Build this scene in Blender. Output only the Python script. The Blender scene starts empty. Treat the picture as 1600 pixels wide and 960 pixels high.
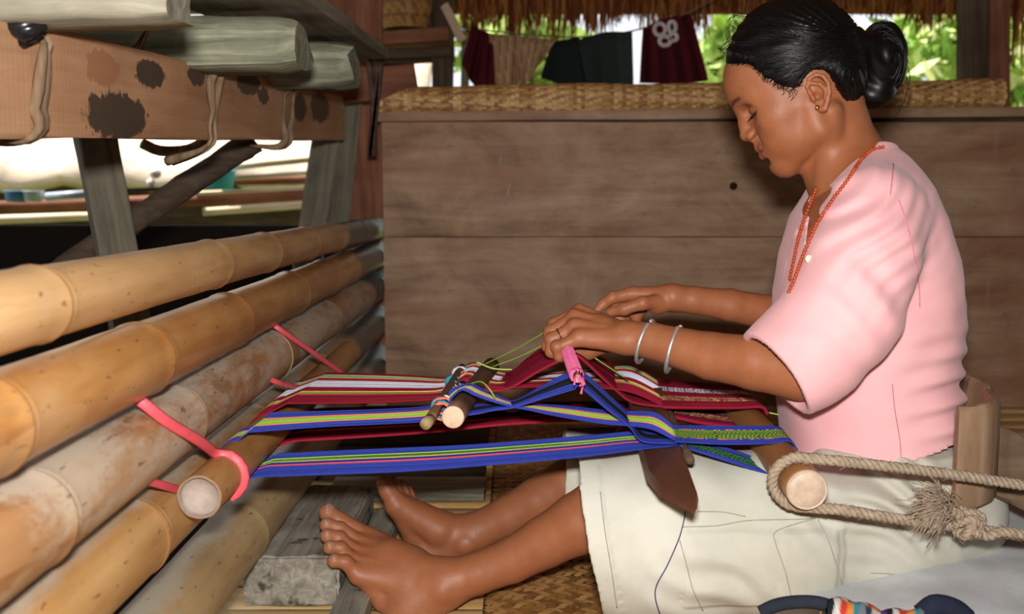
import bpy, bmesh, math, random
import numpy as np
from mathutils import Vector, Matrix, Euler
random.seed(7)
RNG = np.random.default_rng(11)
S = bpy.context.scene
COL = S.collection

# ---------------------------------------------------------------- camera, world, lights, exposure
CAM_H = 0.58
PITCH = math.atan(0.109)
FPX = 1600.0
cam_data = bpy.data.cameras.new('camera')
cam_data.sensor_width = 36.0
cam_data.lens = 36.0 * FPX / 1600.0
cam_data.clip_start = 0.02
cam_data.dof.use_dof = True
cam_data.dof.focus_distance = 1.36
cam_data.dof.aperture_fstop = 5.6
cam = bpy.data.objects.new('camera', cam_data)
COL.objects.link(cam)
cam.location = (0, 0, CAM_H)
cam.rotation_euler = (math.pi / 2 - PITCH, 0, 0)
S.camera = cam

world = bpy.data.worlds.new('daylight')
S.world = world
world.use_nodes = True
wn = world.node_tree
wn.nodes.clear()
w_out = wn.nodes.new('ShaderNodeOutputWorld')
w_bg = wn.nodes.new('ShaderNodeBackground')
w_bg.inputs['Color'].default_value = (0.93, 0.97, 1.0, 1)
w_bg.inputs['Strength'].default_value = 1.15
wn.links.new(w_bg.outputs[0], w_out.inputs[0])

sun_d = bpy.data.lights.new('sun', 'SUN')
sun_d.energy = 9.0
sun_d.angle = 0.01
sun_d.color = (1.0, 0.97, 0.91)
sun = bpy.data.objects.new('sun', sun_d)
COL.objects.link(sun)
sun.rotation_euler = (math.radians(-4), math.radians(-24), 0)

flash_d = bpy.data.lights.new('camera_flash', 'AREA')
flash_d.shape = 'RECTANGLE'
flash_d.size = 0.07
flash_d.size_y = 0.045
flash_d.energy = 27.0
flash_d.color = (1.0, 0.985, 0.95)
flash = bpy.data.objects.new('camera_flash', flash_d)
COL.objects.link(flash)
flash.location = (0.0, -0.02, CAM_H + 0.105)
flash.rotation_euler = (math.pi / 2 - PITCH, 0, 0)

vs = S.view_settings
vs.view_transform = 'Standard'
vs.look = 'None'
vs.gamma = 1.0
vs.exposure = 0.0
vs.use_curve_mapping = False

# ---------------------------------------------------------------- helpers
_c, _s = math.cos(PITCH), math.sin(PITCH)


def W(u, v, Y):
    """real point at distance Y that the photograph shows at pixel (u, v)"""
    a, b = (u - 800.0) / FPX, (v - 480.0) / FPX
    dy = _c - b * _s
    t = Y / dy
    return Vector((a * t, Y, CAM_H + (-_s - b * _c) * t))


def srgb(r, g, b):
    f = lambda c: (c / 255.0 / 12.92) if c / 255.0 <= 0.04045 else (((c / 255.0) + 0.055) / 1.055) ** 2.4
    return (f(r), f(g), f(b), 1.0)


def lin(c):
    return c if len(c) == 4 else (c[0], c[1], c[2], 1.0)


def tag(o, label=None, cat=None, group=None, kind=None):
    if label: o['label'] = label
    if cat: o['category'] = cat
    if group: o['group'] = group
    if kind: o['kind'] = kind
    return o


def empty(name, loc=(0, 0, 0), label=None, cat=None, group=None, kind=None):
    o = bpy.data.objects.new(name, None)
    COL.objects.link(o)
    o.location = loc
    o.empty_display_size = 0.02
    return tag(o, label, cat, group, kind)


def link(name, me, mat=None, parent=None, smooth=True, auto=None):
    o = bpy.data.objects.new(name, me)
    COL.objects.link(o)
    if mat is not None and not me.materials:
        me.materials.append(mat)
    if smooth and len(me.polygons):
        me.polygons.foreach_set('use_smooth', [True] * len(me.polygons))
    if auto and len(me.polygons):
        try:
            me.set_sharp_from_angle(angle=math.radians(auto))
        except Exception:
            pass
    if parent is not None:
        o.parent = parent
        o.matrix_parent_inverse = Matrix.Translation(-Vector(parent.location))
    return o


def mesh_from(verts, faces, name='mesh', cols=None, uvs=None):
    me = bpy.data.meshes.new(name)
    me.from_pydata([tuple(v) for v in verts], [], [tuple(f) for f in faces])
    me.update()
    if cols is not None:
        a = me.color_attributes.new('Col', 'FLOAT_COLOR', 'POINT')
        arr = np.ones((len(verts), 4), np.float32)
        arr[:, :3] = np.asarray(cols, np.float32)[:, :3]
        a.data.foreach_set('color', arr.ravel())
    if uvs is not None:
        uvl = me.uv_layers.new(name='UVMap')
        li = np.empty(len(me.loops), np.int32)
        me.loops.foreach_get('vertex_index', li)
        uvl.data.foreach_set('uv', np.asarray(uvs, np.float32)[li].ravel())
    return me


class MB:
    """collects shapes, then links them as one mesh object"""
    def __init__(self):
        self.v, self.f, self.c, self.uv = [], [], [], []

    def add(self, verts, faces, col=(1, 1, 1), uvs=None):
        b = len(self.v)
        self.v.extend([tuple(x) for x in verts])
        self.f.extend([tuple(i + b for i in f) for f in faces])
        self.c.extend([tuple(col)[:3]] * len(verts))
        self.uv.extend(uvs if uvs is not None else [(0, 0)] * len(verts))

    def tube(self, pts, radii, sides=8, col=(1, 1, 1), cap=True, twist=0.0):
        pts = [Vector(p) for p in pts]
        n = len(pts)
        if not hasattr(radii, '__len__'): radii = [radii] * n
        vs_, fs = [], []
        ref = None
        for i, p in enumerate(pts):
            t = (pts[min(i + 1, n - 1)] - pts[max(i - 1, 0)])
            if t.length < 1e-9: t = Vector((0, 0, 1))
            t.normalize()
            if ref is None:
                ref = Vector((0, 0, 1)) if abs(t.z) < 0.9 else Vector((1, 0, 0))
            a = (ref - t * ref.dot(t))
            if a.length < 1e-6: a = t.orthogonal()
            a.normalize()
            ref = a
            b = t.cross(a)
            for k in range(sides):
                ang = 2 * math.pi * k / sides + twist * i
                vs_.append(p + (a * math.cos(ang) + b * math.sin(ang)) * radii[i])
        for i in range(n - 1):
            for k in range(sides):
                k2 = (k + 1) % sides
                fs.append((i * sides + k, i * sides + k2, (i + 1) * sides + k2, (i + 1) * sides + k))
        if cap:
            fs.append(tuple(reversed(range(sides))))
            fs.append(tuple(range((n - 1) * sides, n * sides)))
        self.add(vs_, fs, col)

    def box(self, lo, hi, col=(1, 1, 1)):
        x0, y0, z0 = lo; x1, y1, z1 = hi
        v = [(x0, y0, z0), (x1, y0, z0), (x1, y1, z0), (x0, y1, z0), (x0, y0, z1), (x1, y0, z1), (x1, y1, z1), (x0, y1, z1)]
        f = [(0, 3, 2, 1), (4, 5, 6, 7), (0, 1, 5, 4), (1, 2, 6, 5), (2, 3, 7, 6), (3, 0, 4, 7)]
        self.add(v, f, col)

    def mesh(self, name='mesh'):
        return mesh_from(self.v, self.f, name, self.c, self.uv)

    def build(self, name, mat, parent=None, smooth=True, auto=None):
        return link(name, self.mesh(name), mat, parent, smooth, auto)


def catmull(pts, n):
    P = np.array([tuple(p) for p in pts], float)
    m = len(P)
    if m == 2:
        t = np.linspace(0, 1, n)[:, None]
        return P[0] * (1 - t) + P[1] * t
    Pe = np.vstack([2 * P[0] - P[1], P, 2 * P[-1] - P[-2]])
    seg = np.linalg.norm(np.diff(P, axis=0), axis=1)
    cum = np.concatenate([[0], np.cumsum(seg)])
    s = np.linspace(0, cum[-1], n)
    out = np.empty((n, P.shape[1]))
    for i, x in enumerate(s):
        k = min(max(np.searchsorted(cum, x, side='right') - 1, 0), m - 2)
        t = (x - cum[k]) / max(seg[k], 1e-9)
        p0, p1, p2, p3 = Pe[k], Pe[k + 1], Pe[k + 2], Pe[k + 3]
        out[i] = 0.5 * ((2 * p1) + (-p0 + p2) * t + (2 * p0 - 5 * p1 + 4 * p2 - p3) * t * t + (-p0 + 3 * p1 - 3 * p2 + p3) * t ** 3)
    return out


# ---------------------------------------------------------------- materials
def new_mat(name, rough=0.6, spec=0.5):
    m = bpy.data.materials.new(name)
    m.use_nodes = True
    nt = m.node_tree
    b = nt.nodes['Principled BSDF']
    b.inputs['Roughness'].default_value = rough
    b.inputs['Specular IOR Level'].default_value = spec
    return m, nt, b


def N(nt, typ, **kw):
    n = nt.nodes.new(typ)
    for k, v in kw.items():
        if k.startswith('i_'):
            n.inputs[k[2:].replace('_', ' ')].default_value = v
        else:
            setattr(n, k, v)
    return n


def ramp(nt, src, stops, interp='LINEAR'):
    r = nt.nodes.new('ShaderNodeValToRGB')
    r.color_ramp.interpolation = interp
    el = r.color_ramp.elements
    while len(el) > 1: el.remove(el[-1])
    el[0].position, el[0].color = stops[0][0], lin(stops[0][1])
    for p, c in stops[1:]:
        e = el.new(p); e.color = lin(c)
    if src is not None: nt.links.new(src, r.inputs[0])
    return r


def coords(nt, scale=(1, 1, 1), kind='Object', loc=(0, 0, 0), rot=(0, 0, 0)):
    tc = nt.nodes.new('ShaderNodeTexCoord')
    mp = nt.nodes.new('ShaderNodeMapping')
    mp.inputs['Scale'].default_value = scale
    mp.inputs['Location'].default_value = loc
    mp.inputs['Rotation'].default_value = rot
    nt.links.new(tc.outputs[kind], mp.inputs[0])
    return mp.outputs[0]


def noise(nt, vec, scale=5, detail=4, rough=0.6, dist=0.0):
    n = nt.nodes.new('ShaderNodeTexNoise')
    n.inputs['Scale'].default_value = scale
    n.inputs['Detail'].default_value = detail
    n.inputs['Roughness'].default_value = rough
    n.inputs['Distortion'].default_value = dist
    if vec is not None: nt.links.new(vec, n.inputs['Vector'])
    return n.outputs['Fac']


def mixc(nt, fac, a, b, mode='MIX'):
    m = nt.nodes.new('ShaderNodeMix')
    m.data_type = 'RGBA'
    m.blend_type = mode
    for sock, val in ((m.inputs['Factor'], fac), (m.inputs[6], a), (m.inputs[7], b)):
        if hasattr(val, 'links') or hasattr(val, 'is_linked'):
            nt.links.new(val, sock)
        else:
            sock.default_value = val if not isinstance(val, (tuple, list)) else lin(val)
    return m.outputs[2]


def mathn(nt, op, a, b=None, clamp=False):
    m = nt.nodes.new('ShaderNodeMath')
    m.operation = op
    m.use_clamp = clamp
    for sock, val in ((m.inputs[0], a), (m.inputs[1], b)):
        if val is None: continue
        if hasattr(val, 'is_linked'): nt.links.new(val, sock)
        else: sock.default_value = val
    return m.outputs[0]


def bump(nt, bsdf, h, strength=0.3, dist=0.003):
    b = nt.nodes.new('ShaderNodeBump')
    b.inputs['Strength'].default_value = strength
    b.inputs['Distance'].default_value = dist
    nt.links.new(h, b.inputs['Height'])
    nt.links.new(b.outputs[0], bsdf.inputs['Normal'])


def mat_wood(name, dark, mid, light, axis='X', scale=1.0, rough=0.75, spec=0.25, stain=None, bumpy=0.5, stain_scale=4, stain_cut=0.6):
    m, nt, b = new_mat(name, rough, spec)
    lo, hi = 2.0 * scale, 28.0 * scale
    sc = {'X': (lo, hi, hi), 'Y': (hi, lo, hi), 'Z': (hi, hi, lo)}[axis]
    v = coords(nt, sc)
    n1 = noise(nt, v, 1.0, 6, 0.65, 0.6)
    v2 = coords(nt, (3 * scale, 3 * scale, 3 * scale), loc=(3.1, 1.7, 9.2))
    n2 = noise(nt, v2, 1.6, 4, 0.6)
    f = mathn(nt, 'ADD', mathn(nt, 'MULTIPLY', n1, 0.65), mathn(nt, 'MULTIPLY', n2, 0.35))
    r = ramp(nt, f, [(0.33, dark), (0.5, mid), (0.68, light)])
    col = r.outputs[0]
    if stain:
        ns = noise(nt, coords(nt, (1, 1, 1), loc=(5, 2, 1)), stain_scale, 3, 0.55)
        k = ramp(nt, ns, [(stain_cut, (0, 0, 0)), (stain_cut + 0.05, (1, 1, 1))])
        col = mixc(nt, k.outputs[0], col, stain)
    nt.links.new(col, b.inputs['Base Color'])
    bump(nt, b, n1, bumpy, 0.004)
    return m


def mat_flat(name, col, rough=0.7, spec=0.3, var=0.15, scale=40, bumpy=0.2, metallic=0.0):
    m, nt, b = new_mat(name, rough, spec)
    v = coords(nt)
    n1 = noise(nt, v, scale, 4, 0.6)
    c = lin(col)
    d = tuple(x * (1 - var) for x in c[:3]); l = tuple(min(1, x * (1 + var)) for x in c[:3])
    nt.links.new(ramp(nt, n1, [(0.3, d), (0.7, l)]).outputs[0], b.inputs['Base Color'])
    b.inputs['Metallic'].default_value = metallic
    if bumpy: bump(nt, b, n1, bumpy, 0.002)
    return m


def mat_attr(name, rough=0.7, spec=0.3, var=0.12, scale=60, bumpy=0.15, sheen=0.0):
    m, nt, b = new_mat(name, rough, spec)
    a = nt.nodes.new('ShaderNodeAttribute')
    a.attribute_name = 'Col'
    n1 = noise(nt, coords(nt), scale, 4, 0.6)
    k = ramp(nt, n1, [(0.3, (1 - var,) * 3), (0.7, (1 + var,) * 3)])
    nt.links.new(mixc(nt, 1.0, a.outputs['Color'], k.outputs[0], 'MULTIPLY'), b.inputs['Base Color'])
    if bumpy: bump(nt, b, n1, bumpy, 0.001)
    if sheen: b.inputs['Sheen Weight'].default_value = sheen
    return m


def mat_bamboo(name, base, dark, pale, bloom_amt=0.4, rough=0.38, end_dark=None, end_at=2.35, seed=0.0, dust=0.0, rad=.04):
    """culm along local Y: waxy skin, long scratches, a chalky bloom in patches, soot towards the far end"""
    m, nt, b = new_mat(name, rough, 0.5)
    v = coords(nt, (22, 1.6, 22), loc=(seed, seed * 2, 0))
    n1 = noise(nt, v, 1.0, 5, 0.6, 0.4)
    big = noise(nt, coords(nt, (5, 2.2, 5), loc=(seed * 3, 1 + seed, 2)), 1.0, 4, 0.62, 0.5)
    f = mathn(nt, 'ADD', mathn(nt, 'MULTIPLY', n1, 0.45), mathn(nt, 'MULTIPLY', big, 0.55))
    col = ramp(nt, f, [(0.36, dark), (0.5, base), (0.64, pale)]).outputs[0]
    # peeled, paler patches with sharp edges and darker weathered streaks
    pe = noise(nt, coords(nt, (14, 3.5, 14), loc=(1 + seed, 8, seed)), 1.0, 2, .45, .3)
    pk = ramp(nt, pe, [(.585, (0, 0, 0)), (.60, (1, 1, 1))]).outputs[0]
    col = mixc(nt, mathn(nt, 'MULTIPLY', pk, .38), col, pale)
    sr = noise(nt, coords(nt, (60, 5, 60), loc=(4, seed, 2)), 1.0, 5, .7, .5)
    sk_ = ramp(nt, sr, [(.58, (0, 0, 0)), (.72, (1, 1, 1))]).outputs[0]
    col = mixc(nt, mathn(nt, 'MULTIPLY', sk_, .45), col, dark)
    # chalky bloom patches
    bl = noise(nt, coords(nt, (9, 4, 9), loc=(7 + seed, 3, seed)), 1.0, 9, 0.74, 0.25)
    cut = 0.62 - 0.16 * bloom_amt
    bk = ramp(nt, bl, [(cut, (0, 0, 0)), (cut + 0.13, (1, 1, 1))]).outputs[0]
    bk = mathn(nt, 'MULTIPLY', bk, 0.75 * min(1.0, bloom_amt * 1.4))
    if dust:
        tcd = nt.nodes.new('ShaderNodeTexCoord'); sxd = nt.nodes.new('ShaderNodeSeparateXYZ')
        nt.links.new(tcd.outputs['Object'], sxd.inputs[0])
        hz = mathn(nt, 'ADD', mathn(nt, 'SUBTRACT', mathn(nt, 'MULTIPLY', sxd.outputs['Z'], .8 / rad), mathn(nt, 'MULTIPLY', sxd.outputs['X'], .45 / rad)), mathn(nt, 'MULTIPLY', mathn(nt, 'SUBTRACT', bl, .5), 1.6))
        dk_ = ramp(nt, hz, [(.50, (0, 0, 0)), (.80, (1, 1, 1))]).outputs[0]
        col = mixc(nt, mathn(nt, 'MULTIPLY', dk_, dust), col, srgb(164, 156, 142))
    col = mixc(nt, bk, col, srgb(186, 170, 150))
    # small dark flecks
    fl = noise(nt, coords(nt, (160, 45, 160), loc=(seed, 9, 4)), 1.0, 2, 0.5)
    fk = ramp(nt, fl, [(0.66, (0, 0, 0)), (0.73, (1, 1, 1))]).outputs[0]
    col = mixc(nt, mathn(nt, 'MULTIPLY', fk, 0.6), col, srgb(70, 45, 25))
    if end_dark is not None:
        tc = nt.nodes.new('ShaderNodeTexCoord')
        sx = nt.nodes.new('ShaderNodeSeparateXYZ')
        nt.links.new(tc.outputs['Object'], sx.inputs[0])
        yy = mathn(nt, 'ADD', sx.outputs['Y'], mathn(nt, 'MULTIPLY', big, 0.12))
        mr = nt.nodes.new('ShaderNodeMapRange')
        mr.inputs['From Min'].default_value = end_at
        mr.inputs['From Max'].default_value = end_at + 0.08
        nt.links.new(yy, mr.inputs['Value'])
        col = mixc(nt, mr.outputs[0], col, end_dark)
    nt.links.new(col, b.inputs['Base Color'])
    rr = ramp(nt, bk, [(0, (rough,) * 3), (0.7, (0.8,) * 3)])
    nt.links.new(rr.outputs[0], b.inputs['Roughness'])
    bump(nt, b, mathn(nt, 'ADD', n1, mathn(nt, 'MULTIPLY', bl, 0.5)), 0.25, 0.002)
    return m


# ---------------------------------------------------------------- shared builders
def plank_mesh(L, w, t, seg=14, rough=0.004, rnd=0.25, seed=0, endround=0.0):
    """rough-sawn timber: local X along the grain, Y width, Z thickness; origin at the middle"""
    rg = np.random.default_rng(seed)
    ring = []
    r = min(w, t) * rnd
    for (sx, sy, a0) in ((1, 1, 0), (-1, 1, 90), (-1, -1, 180), (1, -1, 270)):
        for k in range(3):
            a = math.radians(a0 + 45 * k)
            ring.append((sx * (w / 2 - r) + r * math.cos(a), sy * (t / 2 - r) + r * math.sin(a)))
    nr = len(ring)
    verts, faces = [], []
    ph = rg.uniform(0, 6, 8)
    for i in range(seg + 1):
        x = -L / 2 + L * i / seg
        e = min(i, seg - i)
        sh = 1.0 - (endround if e == 0 else 0.0)
        for k, (y, z) in enumerate(ring):
            d = rough * (math.sin(x * 9 + ph[k % 8]) * 0.6 + rg.uniform(-0.4, 0.4))
            q = math.hypot(y, z)
            verts.append((x + (rg.uniform(-1, 1) * rough * 1.2 if e == 0 else 0), (y + d * y / q) * sh, (z + d * z / q) * sh))
    for i in range(seg):
        for k in range(nr):
            k2 = (k + 1) % nr
            faces.append((i * nr + k, (i + 1) * nr + k, (i + 1) * nr + k2, i * nr + k2))
    faces.append(tuple(range(nr)))
    faces.append(tuple(reversed(range(seg * nr, (seg + 1) * nr))))
    return mesh_from(verts, faces, 'plank')


def place(o, p0, p1, up=(0, 0, 1)):
    """local X runs from p0 to p1, local Z close to up"""
    p0, p1, up = Vector(p0), Vector(p1), Vector(up)
    x = (p1 - p0).normalized()
    y = up.cross(x).normalized()
    z = x.cross(y)
    m = Matrix((x, y, z)).transposed().to_4x4()
    m.translation = (p0 + p1) / 2
    if o.parent:
        o.matrix_parent_inverse = Matrix.Translation(-Vector(o.parent.location))
    o.matrix_basis = m
    return o


def plank(name, p0, p1, w, t, mat, parent=None, up=(0, 0, 1), seed=0, rough=0.003, rnd=0.12, seg=14, endround=0.0):
    L = (Vector(p1) - Vector(p0)).length
    o = link(name, plank_mesh(L, w, t, seg, rough, rnd, seed, endround), mat, parent, True, 40)
    return place(o, p0, p1, up)


def log(name, pts, radii, mat, parent=None, sides=14, seed=0, rough=0.003):
    rg = np.random.default_rng(seed)
    P = catmull(pts, max(12, len(pts) * 5))
    R = np.interp(np.linspace(0, 1, len(P)), np.linspace(0, 1, len(radii)), radii)
    m = MB()
    m.tube(P, list(R), sides)
    m.v = [tuple(np.array(v) + rg.normal(0, rough, 3)) for v in m.v]
    return m.build(name, mat, parent, True, 50)


# ---------------------------------------------------------------- materials of the place
def mat_board():
    m, nt, b = new_mat('weathered_brown_board', 0.6, 0.3)
    g1 = noise(nt, coords(nt, (2.2, 26, 26)), 1.0, 6, .68, .8)
    g2 = noise(nt, coords(nt, (3.2, 5, 5), loc=(2, 4, 1)), 1.0, 6, .7, .6)
    g3 = noise(nt, coords(nt, (0.7, 7, 7), loc=(8, 3, 5)), 1.0, 3, .6, .4)
    f = mathn(nt, 'ADD', mathn(nt, 'MULTIPLY', g1, .35), mathn(nt, 'MULTIPLY', g2, .65))
    c = ramp(nt, f, [(.34, srgb(116, 86, 66)), (.48, srgb(160, 126, 98)), (.58, srgb(178, 146, 118)), (.70, srgb(196, 170, 144))]).outputs[0]
    rd = ramp(nt, g3, [(.50, (0, 0, 0)), (.62, (1, 1, 1))]).outputs[0]
    c = mixc(nt, mathn(nt, 'MULTIPLY', rd, .55), c, srgb(150, 96, 72))
    sp = noise(nt, coords(nt, (30, 60, 60)), 1.0, 3, .6)
    sk = ramp(nt, sp, [(.66, (0, 0, 0)), (.74, (1, 1, 1))]).outputs[0]
    c = mixc(nt, mathn(nt, 'MULTIPLY', sk, .35), c, srgb(70, 48, 36))
    vs_ = noise(nt, coords(nt, (22, 2.4, 2.4), loc=(1, 7, 3)), 1.0, 5, .7)
    vk = ramp(nt, vs_, [(.60, (0, 0, 0)), (.74, (1, 1, 1))]).outputs[0]
    c = mixc(nt, mathn(nt, 'MULTIPLY', vk, .30), c, srgb(180, 156, 134))
    nt.links.new(c, b.inputs['Base Color'])
    bump(nt, b, g1, .2, .003)
    return m
M_board = mat_board()
def mat_beam():
    m, nt, b = new_mat('sawn_red_timber', .85, .15)
    g1 = noise(nt, coords(nt, (2.5, 34, 34)), 1.0, 6, .65, .5)
    g2 = noise(nt, coords(nt, (4, 5, 5)), 1.0, 4, .6)
    f = mathn(nt, 'ADD', mathn(nt, 'MULTIPLY', g1, .5), mathn(nt, 'MULTIPLY', g2, .5))
    c = ramp(nt, f, [(.34, srgb(150, 106, 76)), (.5, srgb(176, 132, 98)), (.66, srgb(196, 152, 116))]).outputs[0]
    saw = nt.nodes.new('ShaderNodeTexWave'); saw.inputs['Scale'].default_value = 34; saw.inputs['Distortion'].default_value = 3; saw.inputs['Detail'].default_value = 3
    nt.links.new(coords(nt, (1, .12, .12)), saw.inputs['Vector'])
    c = mixc(nt, mathn(nt, 'MULTIPLY', saw.outputs['Fac'], .12), c, srgb(134, 92, 66))
    edge = noise(nt, coords(nt, (60, 60, 60)), 1.0, 3, .6)
    tc = nt.nodes.new('ShaderNodeTexCoord')
    for (sx, sy, rx, ry, col, k) in STAINS:
        mp = nt.nodes.new('ShaderNodeMapping'); mp.vector_type = 'POINT'
        mp.inputs['Location'].default_value = (-sx / rx, -sy / ry, 0)
        mp.inputs['Scale'].default_value = (1 / rx, 1 / ry, 0)
        nt.links.new(tc.outputs['Object'], mp.inputs[0])
        ln = nt.nodes.new('ShaderNodeVectorMath'); ln.operation = 'LENGTH'
        nt.links.new(mp.outputs[0], ln.inputs[0])
        dd = mathn(nt, 'ADD', ln.outputs['Value'], mathn(nt, 'MULTIPLY', mathn(nt, 'SUBTRACT', edge, .5), .9))
        kk = ramp(nt, dd, [(.86, (1, 1, 1)), (.98, (0, 0, 0))]).outputs[0]
        c = mixc(nt, mathn(nt, 'MULTIPLY', kk, k), c, col)
    nt.links.new(c, b.inputs['Base Color'])
    bump(nt, b, g1, .4, .004)
    return m
SD_ = srgb(58, 50, 42)
STAINS = []
M_grey = mat_wood('grey_weathered_timber', srgb(96, 92, 78), srgb(150, 144, 126), srgb(190, 184, 166), 'X', 1.4, 0.9, 0.12, srgb(70, 66, 54), 0.9, 9, 0.66)
M_green = mat_wood('lichened_timber', srgb(84, 86, 70), srgb(136, 136, 114), srgb(186, 182, 162), 'X', 1.6, 0.9, 0.12, srgb(112, 88, 68), 0.9, 8, 0.6)
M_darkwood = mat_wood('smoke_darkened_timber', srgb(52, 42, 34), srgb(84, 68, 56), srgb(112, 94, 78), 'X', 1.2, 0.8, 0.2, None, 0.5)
M_greypost = mat_wood('grey_split_post', srgb(86, 80, 68), srgb(124, 116, 100), srgb(150, 140, 124), 'X', 1.3, 0.85, 0.15, None, 0.5)
M_redpost = mat_wood('reddish_post', srgb(96, 58, 42), srgb(132, 84, 62), srgb(158, 108, 82), 'X', 1.2, 0.75, 0.2, None, 0.3)
M_block = mat_wood('grey_foot_block', srgb(80, 74, 64), srgb(130, 124, 112), srgb(170, 164, 150), 'Y', 1.5, 0.88, 0.15, srgb(66, 60, 50), 0.8, 14, 0.62)
M_slat = mat_wood('split_bamboo_slat', srgb(168, 122, 66), srgb(210, 172, 112), srgb(232, 204, 150), 'X', 0.8, 0.45, 0.4, srgb(150, 92, 46), 0.2, 3, 0.66)
M_rail = mat_wood('sunlit_bamboo_rail', srgb(216, 186, 144), srgb(236, 214, 176), srgb(244, 230, 204), 'X', 1.0, 0.5, 0.3, None, 0.2)
M_thatch = mat_wood('dry_thatch', srgb(84, 44, 22), srgb(140, 84, 48), srgb(182, 130, 80), 'Z', 1.2, 0.9, 0.1, None, 0.6)
M_palethatch = mat_wood('sun_bleached_thatch', srgb(190, 166, 140), srgb(214, 196, 172), srgb(230, 218, 200), 'X', 0.8, 0.9, 0.1, None, 0.5)
M_vine = mat_wood('split_vine_lashing', srgb(84, 66, 50), srgb(122, 98, 76), srgb(160, 134, 106), 'Z', 2.0, 0.8, 0.2, None, 0.5)
M_soil = mat_flat('dark_earth', srgb(46, 36, 28), 0.95, 0.1, 0.3, 6, 0.4)
M_black = mat_flat('black_plastic', srgb(22, 22, 26), 0.25, 0.5, 0.1, 20, 0.0)
M_attr_cloth = mat_attr('washed_cotton', 0.9, 0.1, 0.10, 120, 0.2)
M_lightwood_end = mat_flat('pale_end_grain', srgb(196, 172, 146), 0.8, 0.2, 0.12, 90, 0.3)


# ---------------------------------------------------------------- setting: floor of split bamboo, roof, earth
def arched_slat(L, w, t):
    v, f = [], []
    K = 6
    nx = 5
    for i in range(nx):
        x = -L / 2 + L * i / (nx - 1)
        for k in range(K + 1):
            a = k / K * 2 - 1
            v.append((x, a * w / 2, t * (1 - a ** 4 * 0.75)))
        v.append((x, w / 2, -0.004)); v.append((x, -w / 2, -0.004))
    n = K + 3
    for i in range(nx - 1):
        for k in range(n):
            k2 = (k + 1) % n
            f.append((i * n + k, (i + 1) * n + k, (i + 1) * n + k2, i * n + k2))
    f.append(tuple(range(n))); f.append(tuple(reversed(range((nx - 1) * n, nx * n))))
    return mesh_from(v, f, 'slat')


floor = empty('floor', (0, 0, 0), kind='structure')
me_slats = [arched_slat(2.9, w, 0.006) for w in (0.088, 0.096, 0.080)]
for m_ in me_slats:
    m_.materials.append(M_slat)
y = 0.55
i = 0
while y < 3.7:
    w = (0.088, 0.096, 0.080)[i % 3]
    o = link('slat', me_slats[i % 3], None, floor)
    o.location = (0.95 + RNG.uniform(-.03, .03), y + w / 2, -0.009 + RNG.uniform(-.0015, .001))
    o.rotation_euler = (0, 0, RNG.uniform(-.006, .006))
    y += w + RNG.uniform(0.004, 0.012)
    i += 1
sub = MB()
sub.box((-4.4, -2.6, -0.30), (5.0, 3.9, -0.02))
link('floor_base', sub.mesh(), M_soil, floor, False)

g = MB(); g.box((-30, -12, -0.62), (30, 40, -0.60))
tag(g.build('ground', mat_flat('leafy_ground', srgb(112, 118, 70), 0.95, 0.1, 0.35, 1.5, 0.3), smooth=False), kind='structure')

# thatched roof over the platform: low eave at the back, rising towards the viewer
rf = MB()
prof = [(4.55, 1.36), (3.2, 1.95), (1.0, 2.5), (-1.2, 2.5), (-2.6, 2.0)]
for (y0, z0), (y1, z1) in zip(prof[:-1], prof[1:]):
    v = [(-4.4, y0, z0), (5.0, y0, z0), (5.0, y1, z1), (-4.4, y1, z1)]
    v += [(a, b_, c + 0.12) for a, b_, c in v]
    rf.add(v, [(0, 1, 2, 3), (7, 6, 5, 4), (0, 4, 5, 1), (1, 5, 6, 2), (2, 6, 7, 3), (3, 7, 4, 0)])
ceil = rf.build('ceiling', M_thatch, smooth=False)
tag(ceil, kind='structure')

# fringe of loose thatch hanging from the eave (blades in tufts of unequal length)
fr = MB()
rg = np.random.default_rng(5)
tufts = [(720, 860, 62), (860, 945, 66), (945, 1010, 44), (1010, 1100, 56), (1100, 1400, 30), (1400, 1510, 52), (1560, 1640, 96), (560, 720, 22)]
for k in range(1900):
    u = rg.uniform(560, 1650)
    Y = rg.uniform(4.2, 4.6)
    base = 30
    for a, b_, L_ in tufts:
        if a <= u < b_: base = L_
    base *= 0.62 + 0.5 * abs(math.sin(u * 0.045)) * rg.uniform(0.5, 1.1)
    vb = rg.uniform(-0.15, 1.0) * base if rg.random() < 0.65 else base * rg.uniform(0.7, 1.12)
    x = (u - 800) / FPX * Y
    zt = 1.36 + (4.55 - Y) * 0.43 + 0.03
    zb = W(u, vb, Y).z
    if zb > zt - .03: continue
    w_ = rg.uniform(0.006, 0.016)
    lean = rg.normal(0, 0.02)
    th = 0.002
    c = srgb(*[(120, 66, 36), (150, 92, 52), (104, 54, 30), (176, 122, 70)][rg.integers(4)])
    v = []
    for q in (0.0, 0.6, 1.0):
        zz = zt + (zb - zt) * q
        ww = w_ * (1 - 0.75 * q * q)
        xx = x + lean * q
        v += [(xx - ww / 2, Y - th, zz), (xx + ww / 2, Y - th, zz), (xx, Y + th * 2, zz)]
    f = []
    for q in range(2):
        for e in range(3):
            e2 = (e + 1) % 3
            f.append((q * 3 + e, q * 3 + e2, q * 3 + 3 + e2, q * 3 + 3 + e))
    fr.add(v, f, c)
fringe = fr.build('thatch_fringe', mat_attr('dry_straw', 0.9, 0.1, 0.2, 50, 0), smooth=False)
tag(fringe, 'ragged brown thatch straw hanging from the eave along the top', 'thatch', kind='stuff')

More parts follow.
